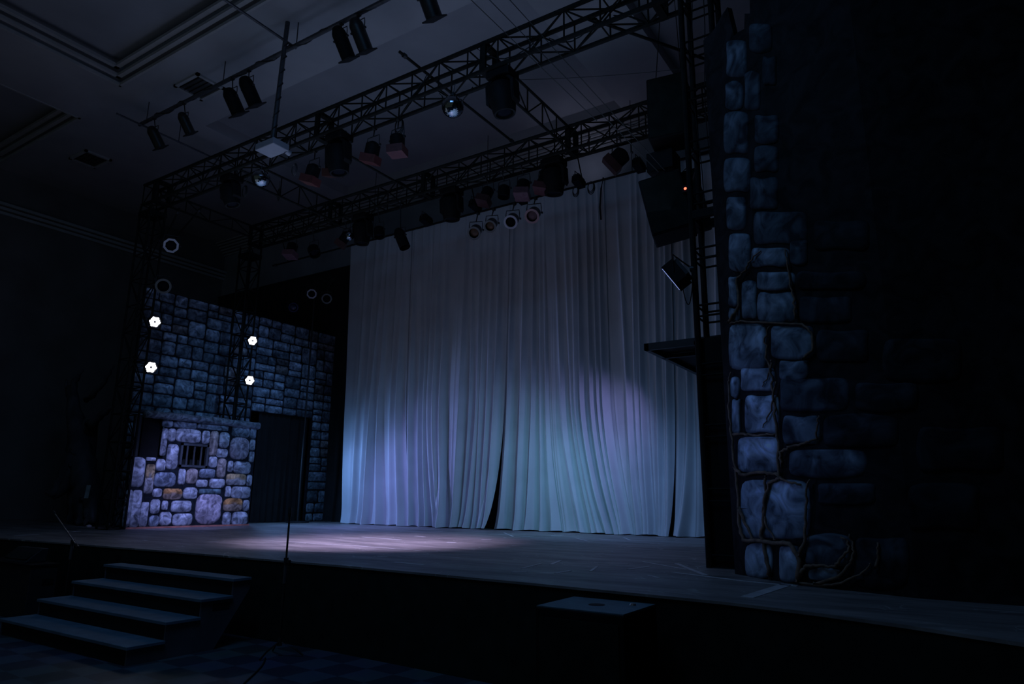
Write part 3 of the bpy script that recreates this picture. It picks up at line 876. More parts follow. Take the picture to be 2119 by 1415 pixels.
# cloth helper ------------------------------------------------------
def cloth(name, m, edges, z0, z1, y, folds, amp, rng, parent=None, gather=1.0, nu=110, nv=44, hem=0.02, flip=1, sharp=1.6, label=None, group=None):
    """edges: function v(0 bottom..1 top) -> (xl, xr)"""
    ph = [rng.uniform(0, 6.28) for _ in range(6)]
    vs = []
    for j in range(nv + 1):
        v = j / nv
        xl, xr = edges(v)
        for i in range(nu + 1):
            u = i / nu
            g = 1 + (gather - 1) * (1 - v) ** 2
            uu = u ** g if gather >= 1 else 1 - (1 - u) ** (1 + (1 / gather - 1) * (1 - v) ** 2)
            x = xl + (xr - xl) * uu
            a = amp * (.32 + .68 * (1 - v) ** .8)
            ud = u + .012 * math.sin(v * 5 + ph[5])
            f = math.sin(2 * math.pi * folds * ud + ph[0] + .6 * math.sin(v * 3 + ph[1]))
            f = math.copysign(abs(f) ** (1 / sharp), f)
            f2 = math.sin(2 * math.pi * folds * 2.3 * ud + ph[2]) * .34 + math.sin(2 * math.pi * folds * .45 * ud + ph[3]) * .7
            f3 = math.sin(2 * math.pi * folds * 5.1 * ud + ph[4]) * .13 * (1 - v)
            yy = y - a * (f * .6 + f2 * .6 + f3)
            zz = z0 + (z1 - z0) * v + (hem * math.sin(2 * math.pi * folds * .5 * u + ph[4]) if j == 0 else 0)
            # hem laps on to the floor
            if j == 0: yy -= .05
            vs.append((x, yy, zz))
    n = nu + 1
    fs = [(j * n + i, j * n + i + 1, (j + 1) * n + i + 1, (j + 1) * n + i) for j in range(nv) for i in range(nu)]
    o = MB().add(vs, fs).build(name, m, parent, smooth=True)
    return o


# black door cloth in the doorway
mb = MB(); vs = []; n = 60
for j in range(12):
    v = j / 11
    for i in range(n + 1):
        y = dy0 + .35 + (dy1 - dy0 - .38) * i / n
        vs.append((XW - .14 + .035 * math.sin(i * .9) + .02 * math.sin(i * 2.1 + 1), y, SZ + .01 + (dz + .1 - SZ) * v))
mb.add(vs, [(j * (n + 1) + i, j * (n + 1) + i + 1, (j + 1) * (n + 1) + i + 1, (j + 1) * (n + 1) + i) for j in range(11) for i in range(n)])
tag(mb.build('door_curtain', DOORC, smooth=True), 'black cloth hanging in the doorway of the painted stone wall', 'curtain')
# gold things glimpsed beside it
xg = XW - .55
t = thing('gold_prop', 'dim gold prop glimpsed through the gap beside the black door cloth', 'prop', (xg, dy0 + .1, SZ))
yg = dy0 + .1
for (py, w) in ((885, .22), (915, .18), (922, .14)):
    z = P(538, py, x=xg).z
    MB().add([(xg, yg - .05, z), (xg, yg + w * 1.6, z - .01), (xg, yg, z - .05)], [(0, 1, 2)]).build('gold_blade', GOLD, t)
MB().tube((xg, yg, SZ), (xg, yg, P(538, 880, x=xg).z), .02, 6).build('post', BLK, t)
MB().tube((xg, yg + .18, P(538, 985, x=xg).z), (xg, yg + .22, P(538, 960, x=xg).z), .018, 6).build('gold_handle', GOLD, t)
MB().tube((xg, yg, P(538, 985, x=xg).z), (xg, yg + .18, P(538, 985, x=xg).z), .015, 6).build('gold_arm', GOLD, t)
MB().box((XW - 1.2, dy0 - .4, SZ), (XW - 1.15, dy1 + .4, dz + .6)).build('x', BLKW)
ob = C.objects[-1]; ob.name = 'doorway_masking_board'; tag(ob, 'black board standing behind the stone wall doorway', 'panel')

# black masking cloth at the back left
zm = P(640, 566, y=14.1).z
e = lambda v: (-21.9, -13.55)
o = cloth('masking_drape', MASK, e, SZ, zm, 14.25, 26, .05, random.Random(5), nu=200, nv=6); tag(o, 'wide black masking drape hanging behind the left of the stage', 'curtain')
MB().tube((-21.9, 14.25, zm), (-13.4, 14.25, zm), .03, 8).build('masking_pipe', BLK); tag(C.objects[-1], 'black pipe holding the wide black masking drape', 'pipe')

# ------------------------------------------------------------------ white drapes
YC = 13.38
ZCT = CH + 7.17


def xp_at(px, py): return P(px, py, y=YC).x


seams = [([727, 717, 709], 0), ([849, 838, 852], 1), ([946, 933, 930], 2), ([1050, 1043, 1023], 3), ([1130, 1138, 1166], 4), ([1249, 1258, 1301], 5), ([1383, 1391, 1397], 6)]
rows = (500, 800, 1092)


def seam_x(sm_, v):
    # v 1 top (z=ZCT) .. 0 bottom ; through three measured points
    xs_ = [xp_at(p, r) for p, r in zip(sm_, rows)]
    zs_ = [P(p, r, y=YC).z for p, r in zip(sm_, rows)]
    z = SZ + (ZCT - SZ) * v
    if z > zs_[1]:
        return xs_[1] + (xs_[0] - xs_[1]) * (z - zs_[1]) / (zs_[0] - zs_[1])
    t_ = (zs_[1] - z) / (zs_[1] - zs_[2])
    return xs_[1] + (xs_[2] - xs_[1]) * t_ ** 1.8


RID = [[(761, 744, 731), (780, 762, 748), (798, 776, 763), (806, 791, 790), (825, 812, 812), (838, 828, 838)],
       [(858, 852, 854), (875, 869, 875), (888, 882, 893), (899, 890, 910), (912, 902, 921), (926, 916, 926)],
       [(966, 957, 947), (980, 975, 958), (996, 992, 968), (1009, 999, 983), (1022, 1013, 998), (1036, 1030, 1012)],
       [(1062, 1056, 1042), (1085, 1082, 1074), (1104, 1104, 1096), (1116, 1119, 1122), (1126, 1132, 1150)],
       [(1150, 1163, 1205), (1170, 1183, 1231), (1185, 1194, 1246), (1198, 1207, 1264), (1216, 1227, 1279), (1229, 1240, 1289), (1241, 1251, 1296)],
       [(1281, 1299, 1322), (1308, 1316, 1338), (1320, 1329, 1350), (1338, 1345, 1363), (1354, 1362, 1374), (1366, 1374, 1381), (1377, 1383, 1389)],
       [(1404, 1404, 1404), (1413, 1424, 1416), (1432, 1440, 1445), (1455, 1462, 1475), (1480, 1484, 1498), (1500, 1503, 1520)]]


def interp3(p3, v):
    return seam_x(p3, v)


def drape(k, a, xr_fn, lab, yoff, rng):
    rid = RID[k]; nu, nv = 190, 64; vs = []
    wd = [rng.uniform(.03, .06) for _ in rid]; am = [rng.uniform(.13, .28) for _ in rid]
    small = [(rng.random(), rng.uniform(.012, .03), rng.uniform(.008, .022)) for _ in range(9)]
    pw = rng.uniform(0, 6)
    for j in range(nv + 1):
        v = j / nv; xl = seam_x(seams[a][0], v) - .005; xr = xr_fn(v)
        cx = [seam_x(r_, v) for r_ in rid]
        g = .14 + .86 * (1 - v) ** 1.0
        for i in range(nu + 1):
            u = i / nu; x = xl + (xr - xl) * u
            d = 0
            for c_, w_, a_ in zip(cx, wd, am):
                ww = w_ * (.7 + .5 * (1 - v)); q = (x - c_) / ww
                q = q if q < 0 else q * .62
                d += a_ * g * math.exp(-q * q)
            for (u_, w_, a_) in small:
                d += a_ * g * (1.2 - v) * math.exp(-((u - u_ + .05 * math.sin(v * 2 + pw)) / w_) ** 2)
            d += .03 * math.sin(x * 5 + pw + v) * g
            if v < .06: d += .05 * (1 - v / .06) ** 2
            edge_ = min(u, 1 - u)
            vs.append((x, YC + yoff - d, SZ + .008 + (ZCT - SZ) * v + (.012 * math.sin(x * 9 + pw) + .012 if j == 0 else 0)))
    n = nu + 1
    fs = [(j * n + i, j * n + i + 1, (j + 1) * n + i + 1, (j + 1) * n + i) for j in range(nv) for i in range(nu)]
    o = MB().add(vs, fs).build('white_drape', FABRIC, smooth=True)
    tag(o, lab, 'curtain', 'white voile drapes at the back')


labs = ['white drape panel at the far left, beside the stone wall', 'white drape panel second from the left, its folds swept right at the hem',
        'smooth white drape panel third from the left with gathers at its right edge', 'white drape panel in the middle, right of the dark gap at the hem',
        'white drape panel whose folds sweep right toward the hem, fifth from left', 'white drape panel gathered tightly at its right edge above a knotted hem',
        'white drape panel partly hidden behind the right tower']
for k in range(7):
    if k == 6: fn = lambda v: -2.2
    else:
        gap = {2: .15, 5: .10}.get(k, 0)
        fn = lambda v, k=k, gap=gap: seam_x(seams[k + 1][0], v) + .05 - gap * (1 - v) ** 5
    drape(k, k, fn, labs[k], (.0, .03, .0, .03, .0, .03, .08)[k], random.Random(40 + k))
pipe('pale pipe from which the white drapes hang', (xp_at(727, 500) - .1, YC + .02, ZCT + .02), (-2.1, YC + .02, ZCT + .02), .025, name='drape_pipe', group=None)
for x in (-13.5, -9.5, -5.5, -2.6):
    tag(MB().tube((x, YC + .02, ZCT + .04), (x, YC + .02, ZC + (.3 if x > -14.9 else 0)), .008, 6).build('pipe_hanger', BLK), 'thin black hanger holding the drape pipe to the ceiling', 'wire', 'drape pipe hangers')
# narrow black drape edge seen where the last panels part near the top
xk = P(1245, 400, y=YC - .1).x
tag(MB().path([(xk + .06, YC - .12, ZCT), (xk, YC - .12, ZCT - .25), (xk - .04, YC - .12, ZCT - .7), (xk - .03, YC - .1, ZCT - 1.0)], .02).build('tie_strap', RUB), 'black strap hanging down over the white drapes from their pipe', 'strap')

# ------------------------------------------------------------------ painted rock wall at the right
pl = [P(1500, 1184, z=SZ), P(1548, 1192, z=SZ), P(1654, 1210, z=SZ), P(1766, 1223, z=SZ), P(1900, 1238, z=SZ), P(2119, 1254, z=SZ)]
pl = [Vector((p.x, p.y)) for p in pl]
pl[0] = pl[1] + (pl[1] - pl[2]).normalized() * .20
pl.append(Vector((3.5, 6.2)))
rock = thing('painted_rock_wall', 'tall painted rock wall overgrown with dry vines at the right of the stage', 'stage flat', (pl[1].x, pl[1].y, SZ))


def seg_plane(px):
    """segment of the wall plan under a pixel column"""
    best = 0
    for i in range(len(pl) - 1):
        pass
    return best


def rock_hit(px, py):
    d = ray(px, py); best = None
    for i in range(len(pl) - 1):
        a, b = pl[i], pl[i + 1]; e_ = b - a
        det = d.x * (-e_.y) + e_.x * d.y
        if abs(det) < 1e-9: continue
        t_ = (a.x * (-e_.y) + e_.x * a.y) / det
        s_ = (d.x * a.y - d.y * a.x) / det
        if t_ > 0 and -.02 <= s_ <= 1.02:
            best = (i, s_, t_); break
    if best is None:
        i = 0 if px < 1600 else len(pl) - 2
        a, b = pl[i], pl[i + 1]; e_ = b - a
        det = d.x * (-e_.y) + e_.x * d.y
        t_ = (a.x * (-e_.y) + e_.x * a.y) / det; s_ = (d.x * a.y - d.y * a.x) / det
        best = (i, s_, t_)
    i, s_, t_ = best
    arc = sum((pl[k + 1] - pl[k]).length for k in range(i)) + s_ * (pl[i + 1] - pl[i]).length
    return arc, d.z * t_ + CH


seglen = [(pl[k + 1] - pl[k]).length for k in range(len(pl) - 1)]


def r3(u, v, off=0.0):
    i = 0; q = u
    while i < len(seglen) - 1 and q > seglen[i]: q -= seglen[i]; i += 1
    e_ = (pl[i + 1] - pl[i]).normalized(); p = pl[i] + e_ * q
    nrm = Vector((e_.y, -e_.x))
    return Vector((p.x + nrm.x * off, p.y + nrm.y * off, v))


e0 = (pl[2] - pl[1]).normalized(); ROUT = Vector((e0.y, -e0.x, 0))
# backing board: outline ragged at the upper left
top_px = [(1478, 60), (1492, 34), (1505, 15), (1512, 45), (1519, 74), (1528, 66), (1540, 60), (1541, 28), (1552, 28)]
bk = MB(); arc_end = sum(seglen)
cols = [rock_hit(px, py) for px, py in top_px]
us = [c_[0] for c_ in cols]
tops = [(max(0, u), v) for u, v in cols if u > 0]
uA, vA = rock_hit(1556, 25)
uB, vB = rock_hit(1612, 440)
ulist = [(0.0, tops[0][1] if tops else vA)] + [t_ for t_ in tops if t_[0] > .005] + [(uA, min(vA + .4, ZC - .1))]
acc = 0; extra = []
for s_ in seglen[:-1]:
    acc += s_
    if acc > uA + .02: extra.append((acc, ZC - .1))
ulist = ulist + extra + [(arc_end, ZC - .1)]
ulist.sort()
vs = []
for (u, v) in ulist: vs += [r3(u, SZ), r3(u, v), r3(u, SZ, -.06), r3(u, v, -.06)]
fs = []
for i in range(len(ulist) - 1):
    a = i * 4; b = a + 4
    fs += [(a, b, b + 1, a + 1), (a + 2, a + 3, b + 3, b + 2), (a + 1, b + 1, b + 3, a + 3), (a, a + 2, b + 2, b)]
fs += [(0, 1, 3, 2), ((len(ulist) - 1) * 4, (len(ulist) - 1) * 4 + 2, (len(ulist) - 1) * 4 + 3, (len(ulist) - 1) * 4 + 1)]
bk.add(vs, fs, [(.018, .018, .02)] * len(vs)).build('backing_board', STONED, rock, colour=True)
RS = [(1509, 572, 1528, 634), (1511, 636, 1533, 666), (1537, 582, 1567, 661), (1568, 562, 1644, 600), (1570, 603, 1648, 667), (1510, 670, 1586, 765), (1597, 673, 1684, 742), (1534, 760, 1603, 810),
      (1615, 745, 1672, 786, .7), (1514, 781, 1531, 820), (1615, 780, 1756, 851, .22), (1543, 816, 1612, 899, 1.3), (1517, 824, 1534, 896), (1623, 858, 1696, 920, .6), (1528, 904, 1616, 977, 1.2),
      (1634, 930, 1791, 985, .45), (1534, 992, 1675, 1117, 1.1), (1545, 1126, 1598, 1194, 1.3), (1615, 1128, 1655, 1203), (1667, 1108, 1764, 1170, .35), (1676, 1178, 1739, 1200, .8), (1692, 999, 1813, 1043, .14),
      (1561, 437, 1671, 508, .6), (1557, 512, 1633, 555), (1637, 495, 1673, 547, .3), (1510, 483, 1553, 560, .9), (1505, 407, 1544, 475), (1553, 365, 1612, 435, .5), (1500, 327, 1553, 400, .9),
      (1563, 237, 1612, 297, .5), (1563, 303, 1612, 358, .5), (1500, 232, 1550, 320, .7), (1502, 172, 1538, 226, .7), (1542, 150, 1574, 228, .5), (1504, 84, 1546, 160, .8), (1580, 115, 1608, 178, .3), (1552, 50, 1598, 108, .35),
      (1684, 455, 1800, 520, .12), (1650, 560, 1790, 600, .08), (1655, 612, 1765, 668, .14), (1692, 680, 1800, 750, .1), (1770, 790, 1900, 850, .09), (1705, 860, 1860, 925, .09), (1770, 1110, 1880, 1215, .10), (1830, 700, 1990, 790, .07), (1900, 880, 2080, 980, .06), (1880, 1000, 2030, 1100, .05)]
sm = MB(); rr_ = random.Random(9)
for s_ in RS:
    k = (s_[4] if len(s_) > 4 else 1) * (.45 if s_[1] < 480 else .75 if s_[1] < 640 else 1)  # higher stones get a darker base colour, imitating light that fades upward
    a = rock_hit(s_[0], s_[3]); b = rock_hit(s_[2], s_[3]); c_ = rock_hit(s_[0], s_[1]); d_ = rock_hit(s_[2], s_[1])
    poly = [(a[0], a[1]), (b[0], b[1]), (d_[0], d_[1]), (c_[0], c_[1])]
    if min(p[0] for p in poly) < 0.01:
        poly = [(max(.01, p[0]), p[1]) for p in poly]
    # skewed quad: keep the painted perspective of each stone
    q = []
    for i in range(4):
        p0, p1 = poly[i], poly[(i + 1) % 4]
        q += [(p0[0] * .9 + p1[0] * .1, p0[1] * .9 + p1[1] * .1), ((p0[0] + p1[0]) / 2 + rr_.uniform(-.02, .02), (p0[1] + p1[1]) / 2 + rr_.uniform(-.03, .03)), (p0[0] * .1 + p1[0] * .9, p0[1] * .1 + p1[1] * .9)]
    q = smooth_loop(q, 1)
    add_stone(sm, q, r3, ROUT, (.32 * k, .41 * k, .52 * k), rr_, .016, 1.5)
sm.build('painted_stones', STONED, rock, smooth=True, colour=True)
# board seam line
a = rock_hit(1530, 1052); b = rock_hit(1675, 1053)
MB().path([r3(a[0], a[1], .025), r3(b[0], b[1], .025)], .003, 4).build('board_seam', BLK, rock)
# rock ridge beyond the tower top
# vines
def vine(label, pts, r0=.016, r1=.006, sub=5):
    r0 *= 1.25; r1 *= 1.25
    p3 = []
    for i in range(len(pts) - 1):
        for k in range(sub):
            t_ = k / sub
            px = pts[i][0] * (1 - t_) + pts[i + 1][0] * t_; py = pts[i][1] * (1 - t_) + pts[i + 1][1] * t_
            jx = rr_.uniform(-1.8, 1.8) if k else 0; jy_ = rr_.uniform(-1.8, 1.8) if k else 0
            u, v = rock_hit(px + jx, py + jy_); p3.append(r3(max(0.005, u), max(SZ + .02, v), .035 + rr_.uniform(-.008, .012)))
    u, v = rock_hit(*pts[-1]); p3.append(r3(max(0.005, u), max(SZ + .02, v), .03))
    n = len(p3)
    o = MB().path(p3, [r0 + (r1 - r0) * i / (n - 1) for i in range(n)], 6).build('dry_vine', VINE, smooth=True)
    tag(o, label, 'vine', 'dry vines on the painted rock wall')


vine('thick dry vine climbing the left edge of the painted rock wall from the stage', [(1655, 1204), (1660, 1160), (1640, 1125), (1585, 1120), (1545, 1117), (1534, 1080), (1532, 1000), (1527, 960), (1521, 900), (1514, 840), (1512, 790), (1518, 770)], .018, .006)
vine('dry vine running level under the big blue stone then dropping right', [(1525, 965), (1540, 982), (1585, 978), (1612, 980), (1632, 995), (1662, 1003)], .014, .008)
vine('dry vine climbing between the two columns of stones from the large block', [(1600, 1200), (1592, 1150), (1582, 1110), (1588, 1050), (1598, 1000), (1620, 990), (1617, 940), (1614, 880), (1606, 820), (1604, 780), (1592, 740), (1590, 700), (1598, 676)], .015, .006)
vine('dry vine crossing the large lower block diagonally', [(1535, 1050), (1550, 1085), (1568, 1120)], .014, .008)
vine('thin dry vine forked across the large lower block', [(1590, 985), (1592, 1020), (1584, 1060), (1600, 1100), (1612, 1118)], .011, .005)
vine('dry vine climbing the right edge of the large lower block', [(1658, 1150), (1672, 1115), (1673, 1060), (1676, 1000), (1680, 992)], .013, .005)
vine('dry vine looping round the dark lower right stone', [(1660, 1190), (1670, 1172), (1695, 1170), (1735, 1172), (1750, 1150), (1762, 1135), (1758, 1118), (1745, 1110)], .013, .006)
vine('long pale dry vine looping out over the dark rock at lower right', [(1690, 1206), (1735, 1195), (1765, 1165), (1772, 1140), (1768, 1120), (1762, 1105)], .012, .005)
vine('pale dry vine standing alone at the right in the dark', [(1815, 1175), (1822, 1150), (1820, 1122)], .010, .006)
vine('dry vine creeping along the wall foot to the right', [(1655, 1206), (1700, 1212), (1745, 1206), (1780, 1190), (1800, 1175), (1806, 1165)], .010, .005)
vine('thin dry vine under the third stone beside the tower', [(1520, 900), (1545, 898), (1575, 902), (1610, 898)], .012, .006)
vine('dry vine curling round the stone above the dark opening at right', [(1625, 965), (1622, 935), (1640, 925), (1670, 918), (1694, 908), (1697, 880), (1698, 860)], .012, .005)
vine('dry vine forking up between the upper stones beside the tower', [(1512, 668), (1530, 645), (1536, 610), (1530, 580), (1545, 562), (1560, 540), (1580, 520)], .013, .005)
vine('dry vine trailing down the middle of the upper wall', [(1665, 745), (1688, 720), (1684, 690), (1665, 672), (1600, 668), (1540, 664), (1515, 669)], .011, .005)
vine('thin dry vine along the right of the upper stones', [(1650, 660), (1648, 620), (1640, 590), (1634, 550), (1628, 515)], .010, .004)
vine('thin dry vine drooping over the bright stone', [(1603, 745), (1596, 780), (1583, 800)], .008, .004)
vine('thin dry vine drooping down the lilac stone', [(1612, 790), (1604, 850), (1584, 885)], .009, .004)
# black masking drape filling the dark right side
# ------------------------------------------------------------------ right tower extras
zpl = CH + 1.9
p0 = P(1333, 725, z=zpl); p1 = P(1447, 783, z=zpl)
x0, y0, y1 = (p0.x), p0.y, p1.y; x1 = -1.95
t = thing('speaker_platform', 'black shelf platform jutting out from behind the right tower', 'platform', (x0, y0, zpl))
fr = MB()
th = P(1333, 711, y=y0).z - zpl
fr.box((x0, y0, zpl), (x1, y0 + .06, zpl + th)); fr.box((x0, y1 - .06, zpl), (x1, y1, zpl + th)); fr.box((x0, y0, zpl), (x0 + .06, y1, zpl + th)); fr.box((x1 - .06, y0, zpl), (x1, y1, zpl + th))
fr.box((x0, (y0 + y1) / 2 - .6, zpl), (x1, (y0 + y1) / 2 - .55, zpl + .05)); fr.box(((x0 + x1) / 2 - .02, y0, zpl), ((x0 + x1) / 2 + .02, y1, zpl + .05))
fr.build('frame', GREYM if False else BLK, t)
MB().box((x0 + .01, y0 + .01, zpl + th - .03), (x1 - .01, y1 - .01, zpl + th)).build('deck_board', BLKP, t)
for (xx, yy) in ((x1 - .1, y0 + .1), (x1 - .1, y1 - .1)):
    MB().tube((xx, yy, SZ), (xx, yy, zpl), .03, 8).build('leg', BLK, t)


def speaker(label, c, w, d, h, tilt, yaw, top, led=None):
    """loudspeaker cabinet hung from 'top'"""
    M_ = Matrix.Rotation(yaw, 3, 'Z') @ Matrix.Rotation(tilt, 3, 'Y')
    ux, uy, uz = M_ @ UX, M_ @ UY, M_ @ UZ; c = Vector(c)
    t = thing('hanging_loudspeaker', label, 'loudspeaker', top, 'loudspeakers by the right tower')
    MB().obox(c, ux, uy, uz, w / 2, d / 2, h / 2).build('cabinet', BLKP, t, bevel=.02)
    MB().obox(c - uy * (d / 2 + .004), ux, uy, uz, w / 2 - .03, .006, h / 2 - .03).build('grille', BLKW, t)
    for s_ in (-1, 1):
        MB().path([c + ux * w * .35 * s_ + uz * h / 2, Vector(top)], .008).build('hanging_chain', BLK, t)
    MB().obox(c + ux * (w / 2 + .01) + uz * h * .1, ux, uy, uz, .012, .09, .02).build('handle', BLK, t)
    return c, ux, uy, uz


c = P(1386, 236, y=8.9); ys_ = 8.9
speaker('upright black loudspeaker, upper one hanging left of the right tower', c, .56, .5, .98, 0.0, .15, (c.x + .1, 8.9, ZC))
c2 = P(1382, 432, y=8.9)
speaker('tilted black loudspeaker, lower one hanging left of the right tower', c2, .60, .5, .88, -.2, .25, (c2.x - .08, 8.9, c2.z + .62))
c2b = P(1428, 420, y=9.5)
speaker('narrow tilted black loudspeaker tucked between the lower loudspeaker and the tower', c2b, .42, .45, .86, -.2, .25, (c2b.x, 9.5, c2b.z + .60))
c2c = P(1372, 338, y=9.0)
tag(MB().box((c2c.x - .2, 8.85, c2c.z - .16), (c2c.x + .2, 9.2, c2c.z + .14)).build('rigging_box', BLKP, bevel=.01), 'small black box hanging between the upright and the tilted loudspeakers', 'box')
c3 = P(1418, 390, y=8.45)
t = thing('indicator_lamp', 'tiny glowing red indicator beside the tilted loudspeaker', 'indicator', c3)
MB().box(c3 - Vector((.05, .0, .05)), c3 + Vector((.05, .1, .05))).build('amplifier_box', BLKP, t)
MB().rev(c3 + Vector((.0, .0, .0)), (0, -1, 0), [(0, .02), (.01, .014), (.013, 0)], 10).build('red_light', REDLED, t)
MB().tube(c3 + Vector((.05, .05, 0)), (RT[0], YF + .34, c3.z), .012, 6).build('bracket', BLK, t)
c4 = P(1389, 578, y=YF - .1)
led_flood('flood lamp with a bright blue edge clamped to the right tower over the drapes', c4, (-.80, -.10, -.55), (RT[0] - .02, YF, c4.z + .12), w=.15, h=.14, lens=WLED2, group='small flood lamps', dep=.08)
tag(MB().path(sag((c4.x + .12, c4.y, c4.z - .02), (RT[0] - .02, YF, c4.z + .02), .32, 14), .006).build('lamp_cable', RUB), 'black cable looping below the blue-edged flood lamp', 'cable')
# vertical cables on the right tower
for i, (dx, lab) in enumerate(((.1, 'thin cable running down inside the right tower, left one'), (.24, 'thin cable running down inside the right tower, right one'))):
    tag(MB().path([(RT[0] + dx + .03 * math.sin(k * .7 + i), YF + .1, SZ + 3.6 + k * .33) for k in range(16)], .006).build('tower_cable', RUB), lab, 'cable', 'cables inside the right tower')
# flying ropes
for (a, b, lab) in (((975, 0), (1235, 250), 'leftmost of three thin ropes slanting down to the loudspeakers'), ((1013, 0), (1363, 356), 'middle one of three thin ropes slanting down to the loudspeakers'), ((1055, 0), (1375, 352), 'rightmost of three thin ropes slanting down to the loudspeakers')):
    q0 = P(a[0], a[1], y=6.2); q1 = P(b[0], b[1], y=8.5)
    d = q0 - q1; q0 = q0 + d * .5
    tag(MB().path([q0, q1], .006).build('flying_rope', ROPE), lab, 'rope', 'flying ropes')
q0 = P(1070, 165, y=8.0); q1 = P(1416, 142, y=7.9)
tag(MB().path(sag(q0, q1, .03), .004).build('level_wire', RUB), 'thin black wire running level to the right tower', 'wire')

# ------------------------------------------------------------------ cables draped on the trusses
rc_ = random.Random(4)
spots = [(-13.6, YF), (-12.0, YF), (-10.6, YF), (-9.3, YF), (-7.6, YF), (-6.6, YF), (-5.6, YF), (-4.5, YF), (-3.3, YF), (-12.2, YR), (-10.4, YR), (-9.0, YR), (-7.4, YR), (-6.0, YR), (-4.6, YR)]
for i, (x, y) in enumerate(spots):
    L = rc_.uniform(.5, 1.1); z0 = ZT - rc_.uniform(.0, TH); dr = rc_.uniform(.1, .3)
    yy = y + (TW if i % 2 else 0)
    tag(MB().path(sag((x, yy, z0), (x + L, yy, ZT - rc_.uniform(.05, TH)), dr, 14, .008), .009).build('draped_cable', RUB), 'black cable drooping between the bars of a long truss', 'cable', 'drooping truss cables')
for (p, y, r, lab) in (((608, 350), YF + TW, .10, 'coil of pale cable hanging under the front truss behind the small mirror ball'), ((505, 395), YF + TW, .10, 'coil of cable hanging beside the leftmost moving head lamp'),
                       ((827, 220), YF + TW, .13, 'coil of black cable hanging inside the front truss'), ((1190, 345), 10.9, .09, 'left one of two small cable coils by the right end of the rear truss'), ((1222, 355), 10.9, .10, 'right one of two small cable coils by the right end of the rear truss')):
    c = P(p[0], p[1], y=y); mbb = MB()
    top = ZBOT if y < 9 else zpp
    for k in range(3):
        rk = r * (1 + .12 * k); mbb.path([(c.x + rk * .6 * math.cos(w * math.pi / 10), y + .01 * k, min(c.z, top - rk) + rk * math.sin(w * math.pi / 10)) for w in range(21)], .008)
    tag(mbb.build('cable_coil', GREYM if 'pale' in lab else RUB), lab, 'cable', 'hanging cable coils')
# hanging plug
c = P(577, 400, y=9.0)
tag(MB().path([(c.x, c.y, ZT - .03), (c.x, c.y, c.z + .1)], .006).rev((c.x, c.y, c.z + .12), DN, [(0, .01), (.05, .03), (.2, .03), (.3, .012), (.32, 0)], 10).build('hanging_plug', RUB), 'black plug dangling on a cable in front of the left cross truss', 'plug')

# ------------------------------------------------------------------ house side: steps, speaker, stands
X0, X1, Y0, RN, RS_ = -9.30, -6.69, 4.89, .357, .17
t = thing('stage_steps', 'black portable steps of four grey treads leading up to the stage', 'steps', ((X0 + X1) / 2, Y0, 0))
for i in range(4):
    z = SZ - RS_ * (i + 1); yf = Y0 - RN * i
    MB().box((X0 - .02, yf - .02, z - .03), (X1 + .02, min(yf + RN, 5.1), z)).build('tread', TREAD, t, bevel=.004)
    MB().box((X0 + .02, yf + .01, z - RS_ + .001), (X1 - .02, yf + .03, z - .03)).build('riser', STEPR, t)
for (xx, s_) in ((X0, 1), (X1, -1)):
    poly = []
    for i in range(4):
        z = SZ - RS_ * (i + 1) - .03; yf = Y0 - RN * i
        poly += [(min(yf + RN, 5.1), z), (yf, z)]
    yb0 = Y0 - RN * 3
    poly += [(yb0, 0.0), (yb0 + .9, 0.0), (5.1, SZ - RS_ - .12)]
    sp_ = MB().prism([(xx, a, b) for a, b in poly], (s_ * .02, 0, 0)).build('side_panel', STEPS, t)
q = P(458, 1254, x=X1 + .002)
MB().box((X1 - .005, q.y - .10, q.z - .03), (X1 + .004, q.y + .10, q.z + .03)).build('hand_slot', STEPR, sp_)
# subwoofer
zs = CH - .75; x0, x1, y0, y1 = -2.69, -2.0, 4.49, 5.08
t = thing('subwoofer', 'large black subwoofer cabinet on the floor against the stage front', 'loudspeaker', ((x0 + x1) / 2, (y0 + y1) / 2, 0))
MB().box((x0, y0, .02), (x1, y1, zs - .006)).build('cabinet', BLKP, t, bevel=.012)
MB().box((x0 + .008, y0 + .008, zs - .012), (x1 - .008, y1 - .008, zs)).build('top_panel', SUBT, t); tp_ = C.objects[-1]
MB().rev(((x0 + x1) / 2, (y0 + y1) / 2, zs - .001), UZ, [(0, .06), (.003, .06), (.004, .03)], 20).build('pole_socket', BLKP, tp_)
MB().rev((x1 - .12, y1 - .16, zs), UZ, [(0, .025), (.012, .02), (.016, 0)], 12).build('chrome_cap', CHROME, tp_)
MB().box((x0 + .04, y0 - .008, .08), (x1 - .04, y0 + .004, zs - .07)).build('grille', BLKW, t)
for (xx, yy) in ((x0 + .06, y0 + .06), (x1 - .06, y0 + .06), (x0 + .06, y1 - .06), (x1 - .06, y1 - .06)): MB().rev((xx, yy, 0), UZ, [(0, .02), (.025, .025)], 10).build('foot', BLK, t)


